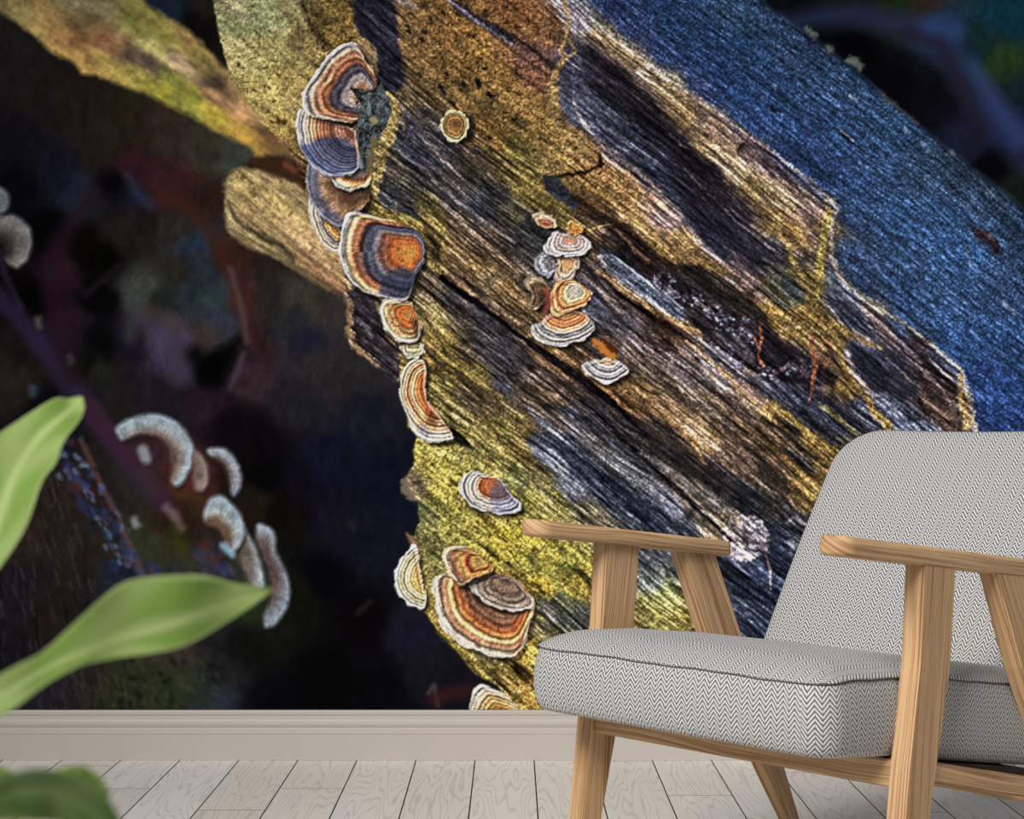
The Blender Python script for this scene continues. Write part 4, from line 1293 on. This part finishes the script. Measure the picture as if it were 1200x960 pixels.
# side band (bulging boxing strip)
def band_level(t, ins): return (ins, lambda a, d, s, t=t: interp(d, HB)*(1-t)+seam_h(a, d, s)*t)
lv = [band_level(0, .030), band_level(.0, .016), band_level(.02, .007), band_level(.08, .001), band_level(.2, -.003), band_level(.4, -.0055), band_level(.6, -.0055), band_level(.8, -.003), band_level(.93, .000), band_level(1, .0035)]
R, L, TOT = ringset(lv)
bm = bmesh.new(); uv = bm.loops.layers.uv.new('UVMap'); V = [[bm.verts.new((a-OA, d-OD, h)) for a, d, h in r] for r in R]; n = len(L); LL = L+[TOT]
for i in range(len(V)-1):
    for j in range(n):
        k = (j+1) % n; f = bm.faces.new((V[i][j], V[i][k], V[i+1][k], V[i+1][j])); f.smooth = True
        for l, (jj, ii) in zip(f.loops, ((j, i), (j+1, i), (j+1, i+1), (j, i+1))):
            hh = R[ii][jj % n][2]; ref = interp(R[ii][jj % n][1], HS); l[uv].uv = (LL[jj], hh-ref-(.006*(2-ii) if ii < 2 else 0))
f = bm.faces.new(V[0][::-1])
bmesh.ops.recalc_face_normals(bm, faces=bm.faces[:])
cushion = from_bm('seat_cushion', bm, fb, chair)
# crowned top panel
def crown(x): return .0225*(1-(1-min(1, x/.085))**2.6)
ins = [.0035, .000, .0015, .006, .013, .024, .040, .060, .085, .13, .18, .225, .262]
lv = [(q, (lambda a, d, s, q=q, i=i: seam_h(a, d, s)*(1 if i < 2 else 0)+(0 if i < 2 else interp(d, HS))+(0.0 if i == 0 else .0022 if i == 1 else .003+crown(q)))) for i, q in enumerate(ins)]
R, L, TOT = ringset(lv); bm = bmesh.new(); uv = bm.loops.layers.uv.new('UVMap'); V = [[bm.verts.new((a-OA, d-OD, h)) for a, d, h in r] for r in R]
for i in range(len(V)-1):
    for j in range(n):
        k = (j+1) % n; bm.faces.new((V[i][j], V[i][k], V[i+1][k], V[i+1][j])).smooth = True
bm.faces.new(V[-1]).smooth = True
for f in bm.faces:
    for l in f.loops:
        c = l.vert.co; dd = c.y+OD; l[uv].uv = (c.x, dd if dd > -.03 else -.03+(dd+.03)*1.0+(c.z-interp(dd, HS)-.025)*1.0)
bmesh.ops.recalc_face_normals(bm, faces=bm.faces[:])
panel = from_bm('top_panel', bm, fb, cushion)
def tube(name, pts, r, mat, parent, closed=False, seg=6):
    bm = bmesh.new(); rings = []; N = len(pts); P_ = [Vector(p) for p in pts]
    for i in range(N):
        t = (P_[(i+1) % N]-P_[i-1]) if closed or 0 < i < N-1 else (P_[1]-P_[0] if i == 0 else P_[-1]-P_[-2]); t.normalize()
        u = t.cross(Vector((0, 0, 1))); u = u.normalized() if u.length > .05 else Vector((1, 0, 0)); v = t.cross(u)
        rr = r[i] if hasattr(r, '__len__') else r
        rings.append([bm.verts.new(P_[i]+u*rr*math.cos(2*math.pi*k/seg)+v*rr*math.sin(2*math.pi*k/seg)) for k in range(seg)])
    for i in range(N if closed else N-1):
        a, b = rings[i], rings[(i+1) % N]
        for k in range(seg): bm.faces.new((a[k], a[(k+1) % seg], b[(k+1) % seg], b[k])).smooth = True
    if not closed: bm.faces.new(rings[0][::-1]); bm.faces.new(rings[-1])
    bmesh.ops.recalc_face_normals(bm, faces=bm.faces[:]); return from_bm(name, bm, mat, parent)
sp = [(a-OA, d-OD, seam_h(a, d, s)+.0003) for (a, d), s in zip(plan(.0018), L)]
tube('seam_piping', sp, .0010, pip, cushion, True, 5)
# seat board below the cushion
prism('seat_base', [(.102, .318), (.422, .262), (.422, .2745), (.102, .330)], .032, .578, (1, 0, 0), bevel=0, mat=dk)

# backrest: upholstered shell with rounded upper corners
T = Vector((0, .545, .8385)); NN = Vector((0, -.8385, .545)); S0 = Vector((0, .468-OD, .372)); SH = .484; AW0, AW1 = .033, .577; TH = .048
def bplan(ins, r=.085, n=12, m=20):
    a0, a1, s0, s1 = AW0+ins, AW1-ins, ins, SH-ins; r = max(r-ins, .01); rb = .02; out = []
    def arc(ca, cs, r, t0):
        for k in range(n+1):
            t = t0+math.pi/2*k/n; out.append((ca+r*math.cos(t), cs+r*math.sin(t)))
    arc(a1-rb, s0+rb, rb, -math.pi/2)
    for k in range(1, m): out.append((a1, s0+rb+(s1-s0-rb-r)*k/m))
    arc(a1-r, s1-r, r, 0)
    for k in range(1, m): out.append((a1-r-(a1-a0-2*r)*k/m, s1))
    arc(a0+r, s1-r, r, math.pi/2)
    for k in range(1, m): out.append((a0, s1-r-(s1-s0-rb-r)*k/m))
    arc(a0+rb, s0+rb, rb, math.pi)
    for k in range(1, m): out.append((a0+rb+(a1-a0-2*rb)*k/m, s0))
    return out
def bpt(a, s, z):
    bow = .012*((a-.305)/.27)**2          # the shell is slightly dished
    q = S0+T*s+NN*(z+bow-.010+.006*math.sin(math.pi*s/SH)); return Vector((a-OA, q.y, q.z))
lvb = [(.012, -TH), (.004, -TH+.003), (0, -TH+.012), (0, -.012), (.0015, -.005), (.005, -.001), (.012, .002), (.03, .005), (.07, .008), (.12, .010), (.17, .011), (.205, .011)]
bm = bmesh.new(); uv = bm.loops.layers.uv.new('UVMap'); V = []; Q = []
for q, z in lvb:
    pl = bplan(q); Q.append(pl); V.append([bm.verts.new(bpt(a, s, z)) for a, s in pl])
nb = len(Q[0])
for i in range(len(V)-1):
    for j in range(nb):
        k = (j+1) % nb; f = bm.faces.new((V[i][j], V[i][k], V[i+1][k], V[i+1][j])); f.smooth = True
        for l, (jj, ii) in zip(f.loops, ((j, i), (k, i), (k, i+1), (j, i+1))): l[uv].uv = Q[ii][jj]
f = bm.faces.new(V[-1]); f.smooth = True
for l, (a, s) in zip(f.loops, Q[-1]): l[uv].uv = (a, s)
f = bm.faces.new(V[0][::-1])
for l, (a, s) in zip(f.loops, Q[0][::-1]): l[uv].uv = (a, s)
bmesh.ops.recalc_face_normals(bm, faces=bm.faces[:]); back = from_bm('backrest', bm, fb, chair)
tube('seam_piping', [tuple(bpt(a, s, -.0085)) for a, s in bplan(-.0004)], .0013, pip, back, True, 5)

# ================================================================ the plant at the left
def at(x, y, z): return Vector(((x-600)/F_PX*z, z-WALL, EYE-(y-508)/F_PX*z))     # a point at distance z from the lens
lf = Mat('leaf_blade'); uvl = lf.n('ShaderNodeUVMap').outputs[0]; sx = lf.n('ShaderNodeSeparateXYZ', {0: uvl}); 
ab = lf.math('ABSOLUTE', sx.outputs[1])
vein = lf.math('SINE', lf.math('MULTIPLY', lf.math('SUBTRACT', sx.outputs[0], lf.math('MULTIPLY', ab, .16)), 17.))
vein = lf.n('ShaderNodeMapRange', {'Value': vein, 'From Min': -.6, 'From Max': 1.}).outputs[0]
mid = lf.n('ShaderNodeMapRange', {'Value': ab, 'From Min': .0, 'From Max': .3, 'To Min': .9, 'To Max': 0.}).outputs[0]
edge = lf.n('ShaderNodeMapRange', {'Value': ab, 'From Min': .82, 'From Max': 1., 'To Min': 0., 'To Max': .7}).outputs[0]
lite = lf.math('MAXIMUM', lf.math('MAXIMUM', lf.math('MULTIPLY', vein, .45), mid), edge)
lcol = lf.mixc(lite, s2l((160, 190, 100)), s2l((218, 228, 170)))
lf.set(Base_Color=lcol, Roughness=.5); lf.b.inputs['Specular IOR Level'].default_value = .25
tr = lf.n('ShaderNodeBsdfTranslucent', {'Color': lcol}); mx = lf.n('ShaderNodeMixShader', {0: .35, 1: lf.b.outputs[0], 2: tr.outputs[0]})
lf.t.links.new(mx.outputs[0], lf.t.nodes['Material Output'].inputs[0]); lf = lf.m
lfd = lf.copy(); lfd.name = 'shaded_leaf_blade'  # darker copy of the leaf material: shade on the bottom leaf put into its colour
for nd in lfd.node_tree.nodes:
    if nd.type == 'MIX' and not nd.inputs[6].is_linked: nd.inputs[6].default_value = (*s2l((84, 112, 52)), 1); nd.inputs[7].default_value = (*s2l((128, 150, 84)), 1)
stemm = Mat('green_stem').set(Base_Color=(*s2l((138, 156, 84)), 1), Roughness=.6).m
pot_m = Mat('pot_glaze').set(Base_Color=(*s2l((206, 198, 186)), 1), Roughness=.4).m
soil = Mat('potting_soil'); soil.set(Base_Color=soil.mixc(soil.noise(soil.n('ShaderNodeTexCoord').outputs['Object'], 90, 3), s2l((40, 28, 20)), s2l((96, 72, 52))), Roughness=1.); soil = soil.m
PB = Vector((-.33, -3.18, 0)); plant = tag(empty('potted_plant', PB), 'leafy green plant with broad pointed leaves reaching in from the left, close and blurred', 'plant')
LZ = .80
def leaf(st, cup=.18, rip=.06, label=None, mat=None, ns=26, nt=6):
    """st: stations (x, y, z, half-width one side, half-width other side) of the midrib"""
    st = np.array(st, float); st[:, 2] = LZ*st[:, 2]+.0; t = np.linspace(0, len(st)-1, ns); S_ = np.stack([np.interp(t, range(len(st)), st[:, i]) for i in range(5)], 1)
    for _ in range(2): S_[1:-1] = (S_[:-2]+2*S_[1:-1]+S_[2:])/4
    c = [at(*r[:3]) for r in S_]; sc = [r[2]/F_PX for r in S_]
    bm = bmesh.new(); uv = bm.loops.layers.uv.new('UVMap'); up = bm.verts; rows = []; info = {}
    for i in range(ns):
        tg = (c[min(i+1, ns-1)]-c[max(i-1, 0)]).normalized(); view = Vector((0, 1, 0)); side = tg.cross(view).normalized(); nrm = side.cross(tg).normalized()
        row = []
        for j in range(-nt, nt+1):
            w_ = (S_[i][3] if j > 0 else S_[i][4])*sc[i]*j/nt
            tilt = Vector((0, (side*w_).z*.75, 0))
            v = up.new(c[i]+side*w_+tilt-nrm*(abs(w_)*cup+.0) + nrm*abs(j/nt)*rip*.05*math.sin(i*.9+(0 if j > 0 else 2))-PB); info[v] = (i/(ns-1), j/nt); row.append(v)
        rows.append(row)
    for i in range(ns-1):
        for j in range(2*nt):
            f = bm.faces.new((rows[i][j], rows[i][j+1], rows[i+1][j+1], rows[i+1][j])); f.smooth = True
            for l in f.loops: l[uv].uv = info[l.vert]
    bmesh.ops.solidify(bm, geom=bm.faces[:], thickness=.0005)
    o = from_bm('leaf', bm, mat or lf, plant)
    if label: o['label'] = label
    return o
leaf([(-70,850,.76,14,14), (-35,832,.76,20,22), (0,816,.76,21,24), (30,797,.76,22,19), (58,783,.77,17,13), (88,768,.78,32,12), (112,758,.79,52,16), (145,748,.8,66,20), (180,738,.81,61,26), (215,728,.82,51,28), (250,714,.84,36,24), (285,701,.86,18,12), (316,690,.88,1,1)])
leaf([(-70,745,.92,10,10), (-40,690,.94,26,26), (-12,640,.96,34,30), (0,605,.98,40,38), (10,570,1.0,42,44), (25,540,1.02,46,42), (42,515,1.04,38,34), (62,496,1.05,26,26), (80,482,1.06,20,20), (92,471,1.07,12,12), (98,466,1.07,1,1)], rip=.05)
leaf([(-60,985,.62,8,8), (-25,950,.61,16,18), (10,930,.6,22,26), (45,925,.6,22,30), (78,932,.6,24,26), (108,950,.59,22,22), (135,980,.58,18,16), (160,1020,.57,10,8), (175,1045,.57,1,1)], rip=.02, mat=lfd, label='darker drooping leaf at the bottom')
leaf([(30,945,.66,8,8), (55,925,.67,14,12), (80,913,.68,16,12), (105,915,.69,12,10), (128,930,.7,1,1)])
leaf([(-60,935,.7,10,10), (-30,915,.71,12,12), (0,908,.72,9,9), (22,912,.73,1,1)])
def stem(pts, r): tube('stem', [tuple(Vector(p)-PB) for p in pts], r, stemm, plant, seg=8)
j1 = at(-70, 850, .76*LZ); j2 = at(-70, 745, .92*LZ); j3 = at(-60, 985, .62*LZ)
stem([PB+Vector((0, 0, .20)), PB+Vector((-.02, .0, .35)), PB+Vector((-.015, .005, .5)), j1*.5+(PB+Vector((0, 0, .62)))*.5, j1], [.006, .0055, .005, .0045, .003])
stem([PB+Vector((-.015, .005, .5)), PB+Vector((0, .005, .6)), j2], [.005, .004, .0025])
stem([PB+Vector((-.02, 0, .35)), PB+Vector((.0, -.08, .48)), j3], [.005, .004, .0025])
for tgt, base in ((at(30, 945, .66*LZ), PB+Vector((-.0, -.08, .48))), (at(-60, 935, .7*LZ), PB+Vector((-.0, -.08, .48)))): stem([base, (base+tgt)/2+Vector((0, 0, -.01)), tgt], [.003, .0025, .002])
def lathe(name, prof, mat, seg=40):
    bm = bmesh.new(); rings = [[bm.verts.new((r*math.cos(2*math.pi*k/seg), r*math.sin(2*math.pi*k/seg), z)) for k in range(seg)] for r, z in prof]
    for a, b in zip(rings, rings[1:]):
        for k in range(seg): bm.faces.new((a[k], a[(k+1) % seg], b[(k+1) % seg], b[k])).smooth = True
    bm.faces.new(rings[0][::-1]); bm.faces.new(rings[-1]); bmesh.ops.recalc_face_normals(bm, faces=bm.faces[:]); return from_bm(name, bm, mat, plant)
lathe('pot', [(.075, 0), (.08, .005), (.105, .22), (.108, .225), (.098, .225), (.095, .2)], pot_m); lathe('soil', [(.094, .195), (.094, .203), (.05, .209), (.001, .21)], soil)
